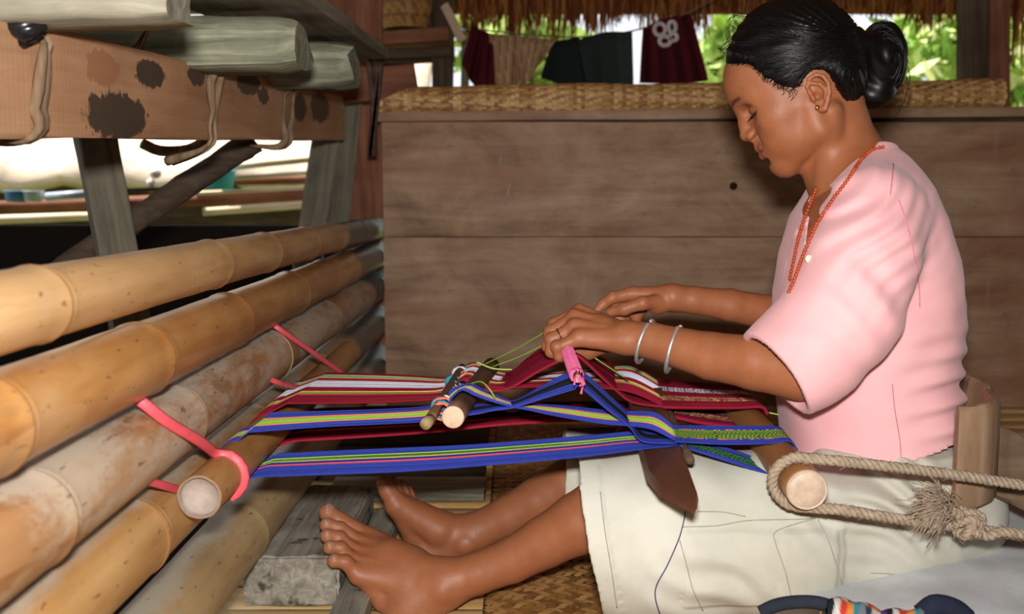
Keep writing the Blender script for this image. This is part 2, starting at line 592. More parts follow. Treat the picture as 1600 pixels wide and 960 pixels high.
# ---------------------------------------------------------------- the tall wooden panel behind the weaver
YB = 2.77
panel = empty('wooden_panel', W(1100, 640, YB), 'tall brown plank panel standing behind the seated weaver', 'panel')
xl, xr = W(600, 400, YB).x, 2.25
rows = [(-0.0, 0.468), (0.4695, 0.775)]
for k, (z0, z1) in enumerate(rows):
    plank('plank', (xl, YB + .02 - .002 * k, (z0 + z1) / 2), (xr, YB + .02 - .002 * k, (z0 + z1) / 2 - 0.0), z1 - z0, 0.04, M_board, panel, up=(0, -1, 0), seed=20 + k, rough=0.0012, rnd=0.06, seg=30)
plank('top_rail', (xl - .01, YB + .02, 0.789), (xr, YB + .02, 0.809), 0.026, 0.05, M_board, panel, up=(0, -1, 0), seed=29, rough=0.001, rnd=0.1, seg=30)
M_chalk = mat_flat('chalk', srgb(176, 158, 140), 0.95, 0.1)
bk_ = MB(); bk_.box((xl + .01, YB + .041, .004), (xr, YB + .05, .80)); bk_.build('backing', M_darkwood, panel, False)  # unseen board added to stop daylight leaking through the plank seams
# chalk scratches and a knot hole in the panel
for (u0, v0, u1, v1, w_) in ((782, 235, 782, 262, .0016), (800, 278, 788, 322, .003), (812, 296, 802, 322, .002), (770, 300, 772, 322, .0016), (842, 300, 838, 322, .0016), (610, 232, 618, 240, .0016), (1140, 215, 1122, 262, .0013), (660, 236, 672, 246, .001), (1545, 318, 1490, 316, .001)):
    p, q = W(u0, v0, YB - .0065), W(u1, v1, YB - .0065)
    sc = MB()
    sc.tube([p, (p + q) / 2 + Vector((w_ * .6, 0, 0)), q], [w_ * .3, w_, w_ * .4], 5)
    sc.build('chalk_mark', M_chalk, panel)
kn = MB(); c0 = W(1146, 291, YB - .006)
kn.tube([c0 + Vector((0, .0, 0)), c0 + Vector((0, -.001, 0))], [.011, .008], 10)
kn.build('knot', mat_flat('dark_knot', srgb(48, 34, 26), 0.9, 0.1), panel)

# ---------------------------------------------------------------- woven strips: real over-and-under weave
def weave_mesh(pts_fn, nu, nv, width, gap, amp, cols, seed=0):
    """strips along u and along v that pass over and under each other; pts_fn(s, t, h) gives a point"""
    rg = np.random.default_rng(seed)
    m = MB()
    for fam in (0, 1):
        n_str, n_cross = (nv, nu) if fam == 0 else (nu, nv)
        for a in range(n_str):
            c = srgb(*cols[rg.integers(len(cols))])
            v, f = [], []
            for b_ in range(n_cross):
                up = ((a + b_) // 2 % 2 == 0)
                h = amp if (up == (fam == 0)) else -amp
                hw = 0.5 * (1 - gap)
                for e in (-hw, hw):
                    s_, t_ = (b_ + 0.5, a + 0.5 + e) if fam == 0 else (a + 0.5 + e, b_ + 0.5)
                    v.append(pts_fn(s_ / nu, t_ / nv, h))
            for b_ in range(n_cross - 1):
                f.append((2 * b_, 2 * b_ + 2, 2 * b_ + 3, 2 * b_ + 1) if fam == 0 else (2 * b_, 2 * b_ + 1, 2 * b_ + 3, 2 * b_ + 2))
            m.add(v, f, c)
    return m


M_weave2 = mat_attr('plaited_palm_pale', 0.55, 0.35, 0.22, 60, 0.2)
M_weave = mat_attr('plaited_palm', 0.55, 0.35, 0.2, 90, 0.2)

M_chalk_ = None
# rolled mat on top of the panel
def rolled_mat(name, u0, u1, vtop, vbot, label, seed, group):
    Y = YB + 0.035
    a, b_ = W(u0, vbot, Y), W(u1, vbot - (u1 - u0) * 0.012, Y)
    r = (W(u0, vtop, Y).z - a.z) / 2
    root = empty(name, (a + b_) / 2, label, 'mat', group)
    L = b_.x - a.x
    def fn(s_, t_, h):
        ang = t_ * 2 * math.pi + s_ * 3.0
        rr = r * (1 + 0.05 * math.sin(s_ * 17 + seed) + 0.03 * math.sin(s_ * 41)) + h
        rr *= 1.0 + 0.04 * math.sin(ang * 2)
        return (a.x + L * s_, Y + rr * math.cos(ang) * 0.9, a.z + r + (b_.z - a.z) * s_ + rr * math.sin(ang))
    nu = max(10, int(L / 0.011)); nv = 48
    m = weave_mesh(fn, nu, nv, 0, 0.04, 0.0018, [(184, 138, 84), (204, 160, 104), (158, 112, 64), (220, 180, 122)], seed)
    m.build('plaited_strips', M_weave2, root)['kind'] = 'stuff'
    inn = MB()
    inn.tube([(a.x + .004, Y, a.z + r), (b_.x - .004, Y, b_.z + r)], r * 0.84, 18)
    inn.build('inner_roll', mat_flat('mat_core', srgb(92, 64, 36), 0.9, 0.1), root)
    return root


rolled_mat('rolled_mat', 588, 1563, 136, 181, 'long rolled up plaited mat lying on top of the brown panel', 3, None)

# floor mat under the weaver's legs
def floor_mat(name, x0, x1, y0, y1, z, label, seed):
    """diagonal twill: strips run at 45 degrees and pass over two, under two"""
    root = empty(name, ((x0 + x1) / 2, (y0 + y1) / 2, z), label, 'mat')
    rg = np.random.default_rng(seed)
    w = 0.0110
    q2 = math.sqrt(.5)
    m = MB()
    cx, cy = (x0 + x1) / 2, (y0 + y1) / 2
    R_ = math.hypot(x1 - x0, y1 - y0) / 2
    n = int(R_ / w) + 1
    cols = [(150, 104, 54), (166, 120, 66), (130, 88, 44), (180, 134, 80)]
    for fam in (0, 1):
        for a in range(-n, n):
            v, f = [], []
            c = srgb(*cols[rg.integers(4)])
            for b_ in range(-n, n):
                l, o_ = (b_ + .5) * w, (a + .5) * w
                X = cx + (l * q2 - o_ * q2 if fam == 0 else o_ * q2 - l * q2 * -1 - 2 * o_ * q2 * 0)
                Y = cy + (l * q2 + o_ * q2 if fam == 0 else o_ * q2 - l * q2)
                if not (x0 + .008 < X < x1 - .008 and y0 + .008 < Y < y1 - .008): continue
                ia, ib = (b_, a) if fam == 0 else (a, b_)
                up = ((ia + (ib if fam == 0 else ib)) // 2) % 2 == 0
                up = (((b_ + a) // 2) % 2 == 0) if fam == 0 else (((a - b_) // 2) % 2 == 1)
                h = .0013 if up else -.0009
                h += .0018 * math.sin(X * 9) * math.sin(Y * 7)
                d = (-q2, q2) if fam == 0 else (q2, q2)
                for e in (-.47, .47):
                    v.append((X + d[0] * e * w, Y + d[1] * e * w, z + .0032 + h))
            for k in range(len(v) // 2 - 1):
                f.append((2 * k, 2 * k + 2, 2 * k + 3, 2 * k + 1))
            if len(v) >= 4: m.add(v, f, c)
    m.build('plaited_strips', M_weave, root)['kind'] = 'stuff'
    b = MB(); b.box((x0 + .004, y0 + .004, z - .003), (x1 - .004, y1 - .004, z + .0012))
    b.build('mat_backing', mat_flat('mat_back', srgb(84, 56, 28), 0.9, 0.1), root, False)
    return root


floor_mat('plaited_floor_mat', -0.045, 1.0, 1.02, 2.55, 0.002, 'brown plaited floor mat spread under the weaver and her legs', 9)


# ---------------------------------------------------------------- bamboo poles of the side wall
def bamboo_pole(name, label, X, z, r, y0, y1, nodes, mat, group=None, bow=0.006, ring=True, seed=0, taper=0.0):
    rg = np.random.default_rng(seed)
    ys = set(np.linspace(y0, y1, 40))
    for n_ in nodes:
        for d in (-.03, -.016, -.008, -.004, -.0015, .0015, .004, .008, .016, .03):
            if y0 < n_ + d < y1: ys.add(n_ + d)
    ys = sorted(ys)
    sides = 28
    v, f = [], []
    for yv in ys:
        rr = r * (1 - taper * (yv - y0))
        for n_ in nodes:
            d = abs(yv - n_)
            rr += r * 0.05 * math.exp(-((yv - n_ + .004) / 0.010) ** 2) - r * 0.05 * math.exp(-(d / 0.0022) ** 2) + r * .022 * (1 if -.12 < yv - n_ < 0 else 0)
        ox = bow * math.sin(yv * 2.1 + seed); oz = bow * math.sin(yv * 1.6 + seed * 2)
        for k in range(sides):
            a = 2 * math.pi * k / sides
            v.append((ox + rr * math.cos(a), yv, oz + rr * math.sin(a)))
    for i in range(len(ys) - 1):
        for k in range(sides):
            k2 = (k + 1) % sides
            f.append((i * sides + k, i * sides + k2, (i + 1) * sides + k2, (i + 1) * sides + k))
    f.append(tuple(range(sides))); f.append(tuple(reversed(range((len(ys) - 1) * sides, len(ys) * sides))))
    o = link(name, mesh_from(v, f, name), mat, None, True, 60)
    o.location = (X, 0, z)
    tag(o, label, 'bamboo', group)
    if ring:
        for n_ in nodes:
            if not (y0 < n_ < y1): continue
            m = MB()
            ox = bow * math.sin(n_ * 2.1 + seed); oz = bow * math.sin(n_ * 1.6 + seed * 2)
            tl = rg.normal(0, .06)
            pts = [(X + ox + r * 1.045 * math.cos(a), n_ - .006 + tl * r * math.cos(a), z + oz + r * 1.045 * math.sin(a)) for a in np.linspace(0, 2 * math.pi, 29)]
            m.tube(pts, 0.0011, 5, cap=False)
            m.build('node_ring', M_ring2 if seed in (2, 4) else M_ring, o)
    return o


M_ring = mat_flat('tan_node_ring', srgb(150, 104, 60), 0.7, 0.2)
M_ring2 = mat_flat('pale_node_ring', srgb(172, 146, 112), 0.7, 0.2)
XP = -0.388
M_b1 = mat_bamboo('bamboo_pale', srgb(194, 148, 98), srgb(150, 106, 64), srgb(214, 174, 126), 0.3, 0.42, srgb(84, 82, 78), 2.30, 1.0, .25, .03)
M_b2 = mat_bamboo('bamboo_amber', srgb(172, 116, 62), srgb(130, 80, 40), srgb(204, 154, 94), 0.22, 0.32, srgb(70, 68, 64), 2.42, 2.3, .15, .037)
M_b3 = mat_bamboo('bamboo_chalky', srgb(160, 112, 70), srgb(124, 82, 48), srgb(182, 140, 98), 1.25, 0.45, srgb(84, 84, 82), 2.6, 3.7, .8, .04)
M_b4 = mat_bamboo('bamboo_tan', srgb(170, 126, 76), srgb(136, 98, 58), srgb(192, 152, 100), 0.4, 0.42, srgb(92, 90, 86), 2.3, 4.9, .8, .04)
M_b5 = mat_bamboo('bamboo_olive', srgb(164, 136, 96), srgb(130, 106, 72), srgb(186, 160, 118), 0.35, 0.45, srgb(84, 82, 78), 2.6, 6.1, .8, .043)
poles = [
    ('topmost and palest bamboo pole of the side wall with sooty far end', 13.1, 0.0305, (0.62, 0.823, 1.31, 1.60, 1.93, 2.25, 2.55), M_b1),
    ('glossy amber bamboo pole second from the top of the side wall', 23.4, 0.0375, (0.735, 1.055, 1.39, 1.79, 2.12, 2.40), M_b2),
    ('bamboo pole with chalky white bloom, third from the top of the wall', 33.4, 0.0405, (0.62, 0.80, 1.155, 1.62, 2.08, 2.50), M_b3),
    ('tan bamboo pole fourth from the top, just behind the warp beam end', 42.2, 0.0405, (0.66, 1.02, 1.5, 2.0, 2.4), M_b4),
    ('lowest olive tan bamboo pole of the wall, beside the grey foot block', 50.6, 0.0430, (0.80, 1.40, 1.9, 2.4), M_b5),
]
for k, (lab, ang, r, nodes, m_) in enumerate(poles):
    zr = XP * math.tan(math.radians(ang))
    bamboo_pole('bamboo_pole', lab, XP, CAM_H + zr, r, 0.45, 2.95, nodes, m_, 'bamboo poles of the side wall', seed=k, bow=0.003)
# ragged sheath scale left on the second pole
sh = MB()
def pole_pt(ang_deg, r, Y, phi):
    return Vector((XP + r * math.cos(phi), Y, CAM_H + XP * math.tan(math.radians(ang_deg)) + r * math.sin(phi)))

# ---------------------------------------------------------------- upper left: beam on posts, rough joists and boards above
beam = empty('sawn_beam', W(250, 140, 1.7), 'reddish sawn beam with dark stains lashed with vine at upper left', 'beam')
b0, b1 = W(0, 128, 1.09), W(508, 185, 2.75)
b0 = b0 + (b0 - b1) * 0.30
_bx = (b1 - b0).normalized(); _by = Vector((1, 0, -0.02)).cross(_bx).normalized(); _bc = (b0 + b1) / 2
def beam_local(u, v):
    # where the ray of a photo pixel meets the beam's inner face, in the beam's own coordinates
    e_ = Vector((0, 0, CAM_H)); d_ = W(u, v, 1.0) - e_
    nz = _bx.cross(_by); q0 = _bc + nz * .05
    t_ = (q0 - e_).dot(nz) / d_.dot(nz)
    p_ = e_ + d_ * t_ - _bc
    return p_.dot(_bx), p_.dot(_by)
for (u, v, ru, rv, k, col) in ((184, 182, 52, 40, .92, SD_), (236, 116, 25, 24, .92, SD_), (307, 118, 14, 18, .85, SD_), (388, 128, 20, 22, .85, SD_), (412, 150, 9, 14, .8, SD_), (468, 168, 12, 24, .85, SD_), (500, 168, 16, 26, .8, SD_), (160, 106, 28, 30, .6, srgb(150, 96, 66))):
    a_ = beam_local(u - ru, v); c_ = beam_local(u + ru, v); m_ = beam_local(u, v); t2 = beam_local(u, v - rv); b2_ = beam_local(u, v + rv)
    STAINS.append((m_[0], m_[1], abs(c_[0] - a_[0]) / 2, abs(t2[1] - b2_[1]) / 2, col, k))
M_redbeam = mat_beam()
beam_o = plank('beam_timber', b0, b1, 0.115, 0.10, M_redbeam, beam, up=(1, 0, -0.02), seed=41, rough=0.0018, rnd=0.06, seg=40)
# vine lashings round the beam
def beam_face(u, v, off=0.0):
    e_ = Vector((0, 0, CAM_H)); d_ = W(u, v, 1.0) - e_
    nz = _bx.cross(_by)
    if nz.dot(d_) > 0: nz = -nz
    q0 = _bc + nz * (.05 + off)
    return e_ + d_ * ((q0 - e_).dot(nz) / d_.dot(nz))
def lashing(u, vt, vb, Y, w_, seed, parent, sag=0.0):
    rg = np.random.default_rng(seed)
    for q in range(2):
        m = MB()
        top, bot = beam_face(u + q * 9, vt, w_ * .5), beam_face(u - 4 + q * 7, vb, w_ * .5)
        pts = [top + Vector((-.06, .02, .01)), top + Vector((-.012, 0, .012)), top + Vector((.006, 0, -.012))]
        for k in range(1, 5):
            pts.append(top.lerp(bot, k / 5) + Vector((.004 + rg.normal(0, .0025), rg.normal(0, .002), 0)))
        pts += [bot + Vector((.006, 0, .006)), bot + Vector((-.012, 0, -.010)), bot + Vector((-.07, .02, -.006 - sag))]
        m.tube(catmull(pts, 26), list(w_ * (0.8 + 0.35 * np.sin(np.linspace(0, 9, 26) + seed))), 7)
        m.build('vine_lashing', M_vine, parent)
lashing(58, 48, 205, 1.16, .0058, 3, beam)
lashing(328, 100, 225, 1.90, .0068, 5, beam, .02)
lashing(446, 132, 222, 2.45, .0066, 8, beam)
# loose bark strip under the beam and a loop of vine
m = MB()
m.tube(catmull([W(-20, 206, 1.1), W(60, 208, 1.2), W(140, 199, 1.33)], 12), [.006] * 8 + [.005, .004, .003, .002], 6)
m.tube(catmull([W(-20, 222, 1.1), W(30, 222, 1.16), W(80, 206, 1.25)], 10), .004, 6)
m.tube(catmull([W(222, 224, 1.86), W(252, 236, 1.88), W(300, 232, 1.9), W(326, 206, 1.9), W(330, 150, 1.9)], 18), .0095, 8)
m.build('loose_vine', M_vine, beam)

# rough joists across the beam
jo = [('joist', -400, 266, -40, 25, 0.99, 0.10, M_grey, 'pale grey weathered joist end at the top left corner', 51),
      ('joist', 60, 466, 20, 104, 1.52, 0.13, M_green, 'greenish lichened joist, the middle one resting on the beam', 52),
      ('joist', 240, 552, 62, 132, 1.98, 0.12, M_green, 'shorter lichened joist furthest along the beam', 53)]
for nm, u0, u1, vt, vb, Y, dep, mt, lab, sd in jo:
    zt, zb = W(u1, vt, Y).z, W(u1, vb, Y).z
    x0, x1 = (u0 - 800) / FPX * Y - 0.3, (u1 - 800) / FPX * Y
    zc = (zt + zb) / 2
    o = plank(nm, (x0, Y + dep / 2, zc - 0.012), (x1, Y + dep / 2, zc), dep, zt - zb, mt, None, seed=sd, rough=0.005, rnd=0.3, seg=26, endround=0.12)
    tag(o, lab, 'joist', 'rough joists over the beam')
o = plank('shelf_board', W(395, -46, 1.25) + Vector((-.09, 0, .015)), W(600, 92, 2.52) + Vector((-.09, 0, .012)), 0.20, 0.024, M_greypost, None, seed=57, rough=0.002, rnd=0.1, seg=20)
tag(o, 'long grey board lying on the joists and running away from view', 'board')
# black plastic bag wedged between joist and beam
m = MB()
bp = beam_face(48, 52, .010)
rgp = np.random.default_rng(4)
for i in range(7):
    for j in range(1):
        c = bp + Vector((rgp.normal(0, .008) - .012 * i * .3, rgp.normal(0, .01), rgp.normal(0, .003)))
        m.tube([c + Vector((-.022, .0, .004)), c, c + Vector((.02, .004, .005))], [.004, .012, .003], 8)
tag(m.build('plastic_bag', M_black), 'crumpled black plastic bag wedged between joist and red beam', 'bag')
# straw hanging beside the joist
m = MB()
for k in range(9):
    p = W(250 + rgp.uniform(-10, 6), 30 + rgp.uniform(-10, 6), 1.42); q = W(205 + rgp.uniform(-14, 14), 82 + rgp.uniform(-6, 8), 1.40)
    m.tube([p, (p + q) / 2 + Vector((0, 0, .006)), q], .0016, 4)
tag(m.build('straw_wisp', M_vine), 'wisp of dry straw hanging beside the lichened joist', 'straw', kind='stuff')

# posts and braces on the left
o = plank('post', W(147, 205, 1.95), (W(196, 470, 2.0) - (W(147, 205, 1.95) - W(196, 470, 2.0)) * 1.0), 0.072, 0.05, M_greypost, None, up=(0.55, -0.85, 0), seed=61, rough=0.002)
tag(o, 'grey upright post left of the slanted brace under the beam', 'post')
o = log('brace', [W(398, 220, 2.15), W(320, 271, 2.13), W(172, 371, 2.09), W(90, 428, 2.06)], [.026, .0255, .025, .026], M_darkwood, None, 14, 62, .0012)
tag(o, 'dark round brace slanting up to the red beam', 'brace')
o = plank('leaning_post', W(522, 128, 2.84), (W(482, 400, 2.9) - (W(522, 128, 2.84) - W(482, 400, 2.9)) * .62), 0.075, 0.06, M_greypost, None, up=(0.2, -1, 0), seed=63, rough=0.002)
tag(o, 'grey leaning post directly at the right end of the red beam', 'post')
o = plank('split_post', W(548, 150, 2.92), (W(520, 410, 2.96) - (W(548, 150, 2.92) - W(520, 410, 2.96)) * .62), 0.06, 0.05, M_greypost, None, up=(0.4, -1, 0), seed=64, rough=0.002)
tag(o, 'narrow split grey post between leaning post and brown corner post', 'post')
o = plank('corner_post', W(566, 60, 3.06), W(586, 620, 3.14), 0.10, 0.08, M_redpost, None, up=(0, -1, 0), seed=65, rough=0.0015)
tag(o, 'reddish brown corner post behind the left edge of the panel', 'post')
o = plank('cross_piece', W(470, 143, 2.74), W(648, 126, 2.82), 0.062, 0.088, M_redpost, None, up=(0, 0, 1), seed=66, rough=0.002)
tag(o, 'short reddish cross timber tied at the corner above the panel', 'timber')
m = MB()
c0 = W(585, 135, 2.76)
for k in range(3):
    pts = [c0 + Vector((.012 * math.sin(t * 3 + k), -.045, .0)) + Vector((-.01 + .012 * k, 0, .075 - t * .26)) for t in np.linspace(0, 1, 10)]
    m.tube(pts, .008, 6)
tag(m.build('rattan_tie', M_darkwood), 'dark rattan tie hanging down the corner post', 'tie')
# reddish upright boards above
o = plank('upright_board', W(548, -120, 3.25), W(548, 118, 3.25), 0.195, 0.03, M_redpost, None, up=(0, -1, 0), seed=67, rough=0.001, rnd=0.1)
tag(o, 'wide reddish upright board at the top beside the shelf', 'board')

# dark nook with shelf, basket and posts
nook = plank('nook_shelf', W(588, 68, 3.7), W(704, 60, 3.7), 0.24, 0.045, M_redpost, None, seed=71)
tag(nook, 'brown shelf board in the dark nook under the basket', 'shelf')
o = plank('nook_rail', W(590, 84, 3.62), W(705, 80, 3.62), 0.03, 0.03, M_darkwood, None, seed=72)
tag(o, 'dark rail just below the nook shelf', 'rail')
bk = empty('basket', W(634, 46, 3.7), 'round ochre basket standing on the nook shelf', 'basket')
bc = W(634, 46, 3.68)
def bfn(s_, t_, h):
    a = s_ * 2 * math.pi
    rr = 0.075 * (1 + .25 * math.sin(t_ * 2.6)) + h
    return (bc.x + rr * math.cos(a), bc.y + rr * math.sin(a), bc.z + t_ * 0.2)
weave_mesh(bfn, 60, 18, 0, .05, .002, [(150, 104, 50), (128, 84, 38), (170, 122, 62)], 4).build('plaited_side', M_weave, bk)['kind'] = 'stuff'
m = MB()
m.tube([(bc.x, bc.y, bc.z + .001), (bc.x, bc.y, bc.z + .19)], [.073, .088], 20)
m.build('basket_lining', mat_flat('basket_dark', srgb(80, 54, 26)), bk)
m = MB()
m.tube([(bc.x + .096 * math.cos(a), bc.y + .096 * math.sin(a), bc.z + .2) for a in np.linspace(0, 2 * math.pi, 30)], .005, 6, cap=False)
m.build('rim', M_weave, bk)
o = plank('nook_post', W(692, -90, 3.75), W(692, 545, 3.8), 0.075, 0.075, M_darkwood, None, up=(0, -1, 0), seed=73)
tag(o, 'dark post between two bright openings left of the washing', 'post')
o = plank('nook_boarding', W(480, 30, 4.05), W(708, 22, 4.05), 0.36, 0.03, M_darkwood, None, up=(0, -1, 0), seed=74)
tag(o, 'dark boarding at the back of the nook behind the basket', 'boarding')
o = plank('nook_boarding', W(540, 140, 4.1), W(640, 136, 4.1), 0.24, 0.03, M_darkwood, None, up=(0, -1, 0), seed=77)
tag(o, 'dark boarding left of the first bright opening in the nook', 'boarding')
o = plank('pale_brace', W(694, 8, 3.55), W(722, 64, 3.55), 0.03, 0.03, M_lightwood_end, None, up=(0, -1, 0), seed=75)
tag(o, 'pale slanting stick at the edge of the dark nook', 'stick')
o = plank('stile', W(728, 60, 3.9), W(716, 560, 4.0), 0.03, 0.03, M_greypost, None, up=(0, -1, 0), seed=76)
tag(o, 'thin grey stake left of the maroon cloth', 'stake')

# right hand roof post
rp = empty('roof_post', W(1541, 165, 3.15), 'broad dark roof post standing behind the right end of the rolled mat', 'post')
plank('post_timber', W(1526, -120, 3.12), W(1526, 420, 3.12), 0.085, 0.09, M_darkwood, rp, up=(0.1, -1, 0), seed=78, rough=.002)
plank('post_facing', W(1558, -120, 3.10), W(1556, 420, 3.10), 0.06, 0.07, M_redpost, rp, up=(-0.15, -1, 0), seed=79, rough=.002)

# ---------------------------------------------------------------- washing line
wash_line = MB()
YL = 3.75
wash_line.tube(catmull([W(700, 40, YL), W(800, 52, YL), W(900, 58, YL), W(980, 50, YL), W(1060, 26, YL), W(1130, -10, YL)], 30), .003, 6)
tag(wash_line.build('washing_line', M_vine), 'thin line the washing hangs on above the rolled mat', 'line')


def hung_cloth(name, top, bottom, label, colfn, folds, depth, Y, seed, group, mat=None, emblem=None):
    """cloth folded over the line: a front and a back fall, joined at the top, with folds"""
    rg = np.random.default_rng(seed)
    nu, nv = 44, 26
    T = catmull([(u, v, 0) for u, v in top], nu); B = catmull([(u, v, 0) for u, v in bottom], nu)
    ph = rg.uniform(0, 6, 3)
    v, f, c = [], [], []
    for side in (0, 1):
        for j in range(nv + 1):
            t = j / nv
            for i in range(nu):
                s_ = i / (nu - 1)
                u = T[i, 0] + (B[i, 0] - T[i, 0]) * t
                vv = T[i, 1] + (B[i, 1] - T[i, 1]) * (t if side == 0 else t * 0.93)
                d = depth * (math.sin(s_ * folds + ph[0] + t * .8) + .5 * math.sin(s_ * folds * 2.3 + ph[1])) * (0.25 + t)
                open_ = .022 * min(1, t * 6)
                Yc = Y + d + (-open_ if side == 0 else open_)
                v.append(W(u, vv, Yc)); c.append(colfn(s_, t, rg))
    n = nu * (nv + 1)
    for side in (0, 1):
        for j in range(nv):
            for i in range(nu - 1):
                a = side * n + j * nu + i
                q = (a, a + nu, a + nu + 1, a + 1)
                f.append(q if side == 0 else tuple(reversed(q)))
    for i in range(nu - 1):
        f.append((i, i + 1, n + i + 1, n + i))
    me = mesh_from(v, f, name, c)
    o = link(name, me, mat or M_attr_cloth)
    mod = o.modifiers.new('thickness', 'SOLIDIFY'); mod.thickness = 0.003
    tag(o, label, 'cloth', group)
    return o


MAR, MAR2 = srgb(84, 26, 34), srgb(66, 18, 26)
hung_cloth('maroon_cloth', [(738, 38), (752, 46), (775, 56)], [(722, 98), (745, 138), (780, 136)], 'dark maroon cloth at the left end of the washing line',
           lambda s_, t, r: MAR if (s_ * 5) % 1 < .7 else MAR2, 9, .02, YL, 1, 'washing on the line')


def beige(s_, t, r):
    k = (s_ * 9 + t * .6) % 1
    return srgb(176, 142, 108) if k < .55 else (srgb(146, 84, 66) if k < .7 else srgb(190, 164, 128))
hung_cloth('striped_cloth', [(764, 52), (800, 55), (840, 60), (870, 60)], [(768, 128), (792, 139), (818, 134), (846, 96)], 'beige cloth with faded red stripes on the washing line', beige, 12, .022, YL - .02, 2, 'washing on the line')
DG, DG2 = srgb(44, 52, 50), srgb(34, 40, 40)
hung_cloth('dark_trousers', [(862, 66), (890, 60), (905, 58)], [(845, 122), (880, 132), (928, 133)], 'dark grey trouser leg beside the striped cloth', lambda s_, t, r: DG2, 5, .018, YL, 3, 'washing on the line')
hung_cloth('green_trousers', [(902, 62), (945, 50), (988, 50)], [(918, 132), (955, 132), (990, 132)], 'dark green trousers hanging left of the white gap', lambda s_, t, r: DG if s_ < .72 else srgb(52, 62, 58), 5, .014, YL - .03, 4, 'washing on the line')
sh_o = hung_cloth('maroon_shirt', [(1004, 46), (1024, 34), (1050, 26), (1080, 22)], [(1000, 130), (1035, 131), (1070, 131), (1106, 126)], 'maroon shirt with a white looped emblem on the washing line',
                  lambda s_, t, r: MAR if (s_ * 4 + .3) % 1 < .5 else MAR2, 10, .016, YL, 5, 'washing on the line')
m = MB()
YE = YL - .052
for (cu, cv, ru, rv) in ((1031, 46, 12, 13), (1050, 42, 8, 12), (1039, 64, 12, 10), (1052, 58, 8, 8)):
    pts = [W(cu + ru * .72 * math.cos(a), cv + rv * .72 * math.sin(a), YE) for a in np.linspace(0, 2 * math.pi, 19)]
    m.tube(pts, .0075, 6, cap=False)
em = m.build('emblem', mat_flat('white_print', srgb(214, 202, 204), 0.9, 0.1), sh_o)

# ---------------------------------------------------------------- outside on the left: neighbour's thatch, rails, buckets
nb = MB()
YR = 6.2
rg = np.random.default_rng(8)
v, f = [], []
nx, ny = 40, 10
for j in range(ny):
    for i in range(nx):
        t = j / (ny - 1)
        x = -5.2 + 4.6 * i / (nx - 1)
        v.append((x, YR + 1.6 * t, 0.70 + .035 * math.sin(i * .9) + .9 * t + .03 * rg.normal()))
for j in range(ny - 1):
    for i in range(nx - 1):
        a = j * nx + i
        f.append((a, a + 1, a + nx + 1, a + nx))
o = link('neighbour_roof', mesh_from(v, f, 'roof'), M_palethatch)
mod = o.modifiers.new('thickness', 'SOLIDIFY'); mod.thickness = 0.08; mod.offset = -1
tag(o, 'pale sun bleached thatched roof of the neighbouring house', 'roof')
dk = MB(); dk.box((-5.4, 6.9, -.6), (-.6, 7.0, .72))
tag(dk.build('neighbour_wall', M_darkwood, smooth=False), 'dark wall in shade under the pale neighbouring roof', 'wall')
rails = [(-80, 346, 172, 337, 4.915, .021, 'sunlit bamboo rail left of the grey post'), (318, 331, 516, 317.5, 4.917, .019, 'lowest bright bamboo rail right of the brace'),
         (295, 303, 516, 291, 4.927, .010, 'thin pale rail under the blue bucket'), (340, 280, 516, 268, 4.926, .011, 'thin rail beside the blue bucket top'),
         (350, 262, 516, 245, 4.918, .018, 'topmost bright bamboo rail right of the brace')]
for k, (u0, v0, u1, v1, Y, r, lab) in enumerate(rails):
    p, q = W(u0, v0, Y), W(u1, v1, Y)
    o = log('bamboo_rail', [p, (p + q) / 2, q], [r, r, r * .95], M_rail, None, 12, 80 + k, .0004)
    tag(o, lab, 'rail', 'bamboo rails outside')
for k, (u0, v0, u1, v1, Y, r) in enumerate([(-80, 326, 516, 305, 5.07, .03), (300, 314, 516, 307, 5.062, .02), (300, 284, 516, 280, 5.064, .022)]):
    p, q = W(u0, v0, Y), W(u1, v1, Y)
    o = log('dark_rail', [p, (p + q) / 2, q], [r, r, r], M_redpost, None, 10, 90 + k, .001)
    tag(o, ['long brown pole behind the outside rails', 'brown pole between the two lower bright rails', 'brown pole level with the blue bucket'][k], 'rail')
low = MB(); low.box((-4.3, 3.55, -.02), (-.66, 3.62, W(0, 352, 3.6).z))  # near-black sheet added to stand for the shadow under a raised house
tag(low.build('shade_screen', mat_flat('shadow_tone', srgb(34, 27, 22), .9, .1), smooth=False), 'dark low fence standing in for the shadow below the outside rails', 'screen')


for k, (u, Y) in enumerate(((166, 4.98), (508, 4.98), (-60, 4.98))):
    o = plank('rail_post', (W(u, 300, Y).x, Y, -.6), (W(u, 300, Y).x, Y, W(u, 246, Y).z), .09, .09, M_darkwood, None, up=(0, -1, 0), seed=98 + k)
    tag(o, ['dark outside post hidden behind the grey upright post', 'dark outside post behind the leaning post', 'dark outside post at the far left edge'][k], 'post')
o = plank('jug_ledge', W(196, 298, 4.85), W(300, 294, 4.85), .14, .02, M_darkwood, None, seed=97)
tag(o, 'dark ledge carrying the two white jugs outside', 'ledge')


def bucket(name, uc, vt, vb, Y, r, col, label, group=None):
    root = empty(name, W(uc, vb, Y), label, 'bucket', group)
    a, b_ = W(uc, vb, Y), W(uc, vt, Y)
    m = MB()
    m.tube([a, a.lerp(b_, .9), b_], [r * .85, r * .98, r], 20)
    m.build('body', mat_flat(name + '_plastic', col, .4, .5, .05, 10, 0), root)
    m = MB()
    m.tube([b_ + Vector((r * 1.03 * math.cos(t), r * 1.03 * math.sin(t), 0)) for t in np.linspace(0, 2 * math.pi, 25)], r * .05, 6, cap=False)
    m.build('rim', mat_flat(name + '_rim', col, .4, .5, .05, 10, 0), root)
    return root


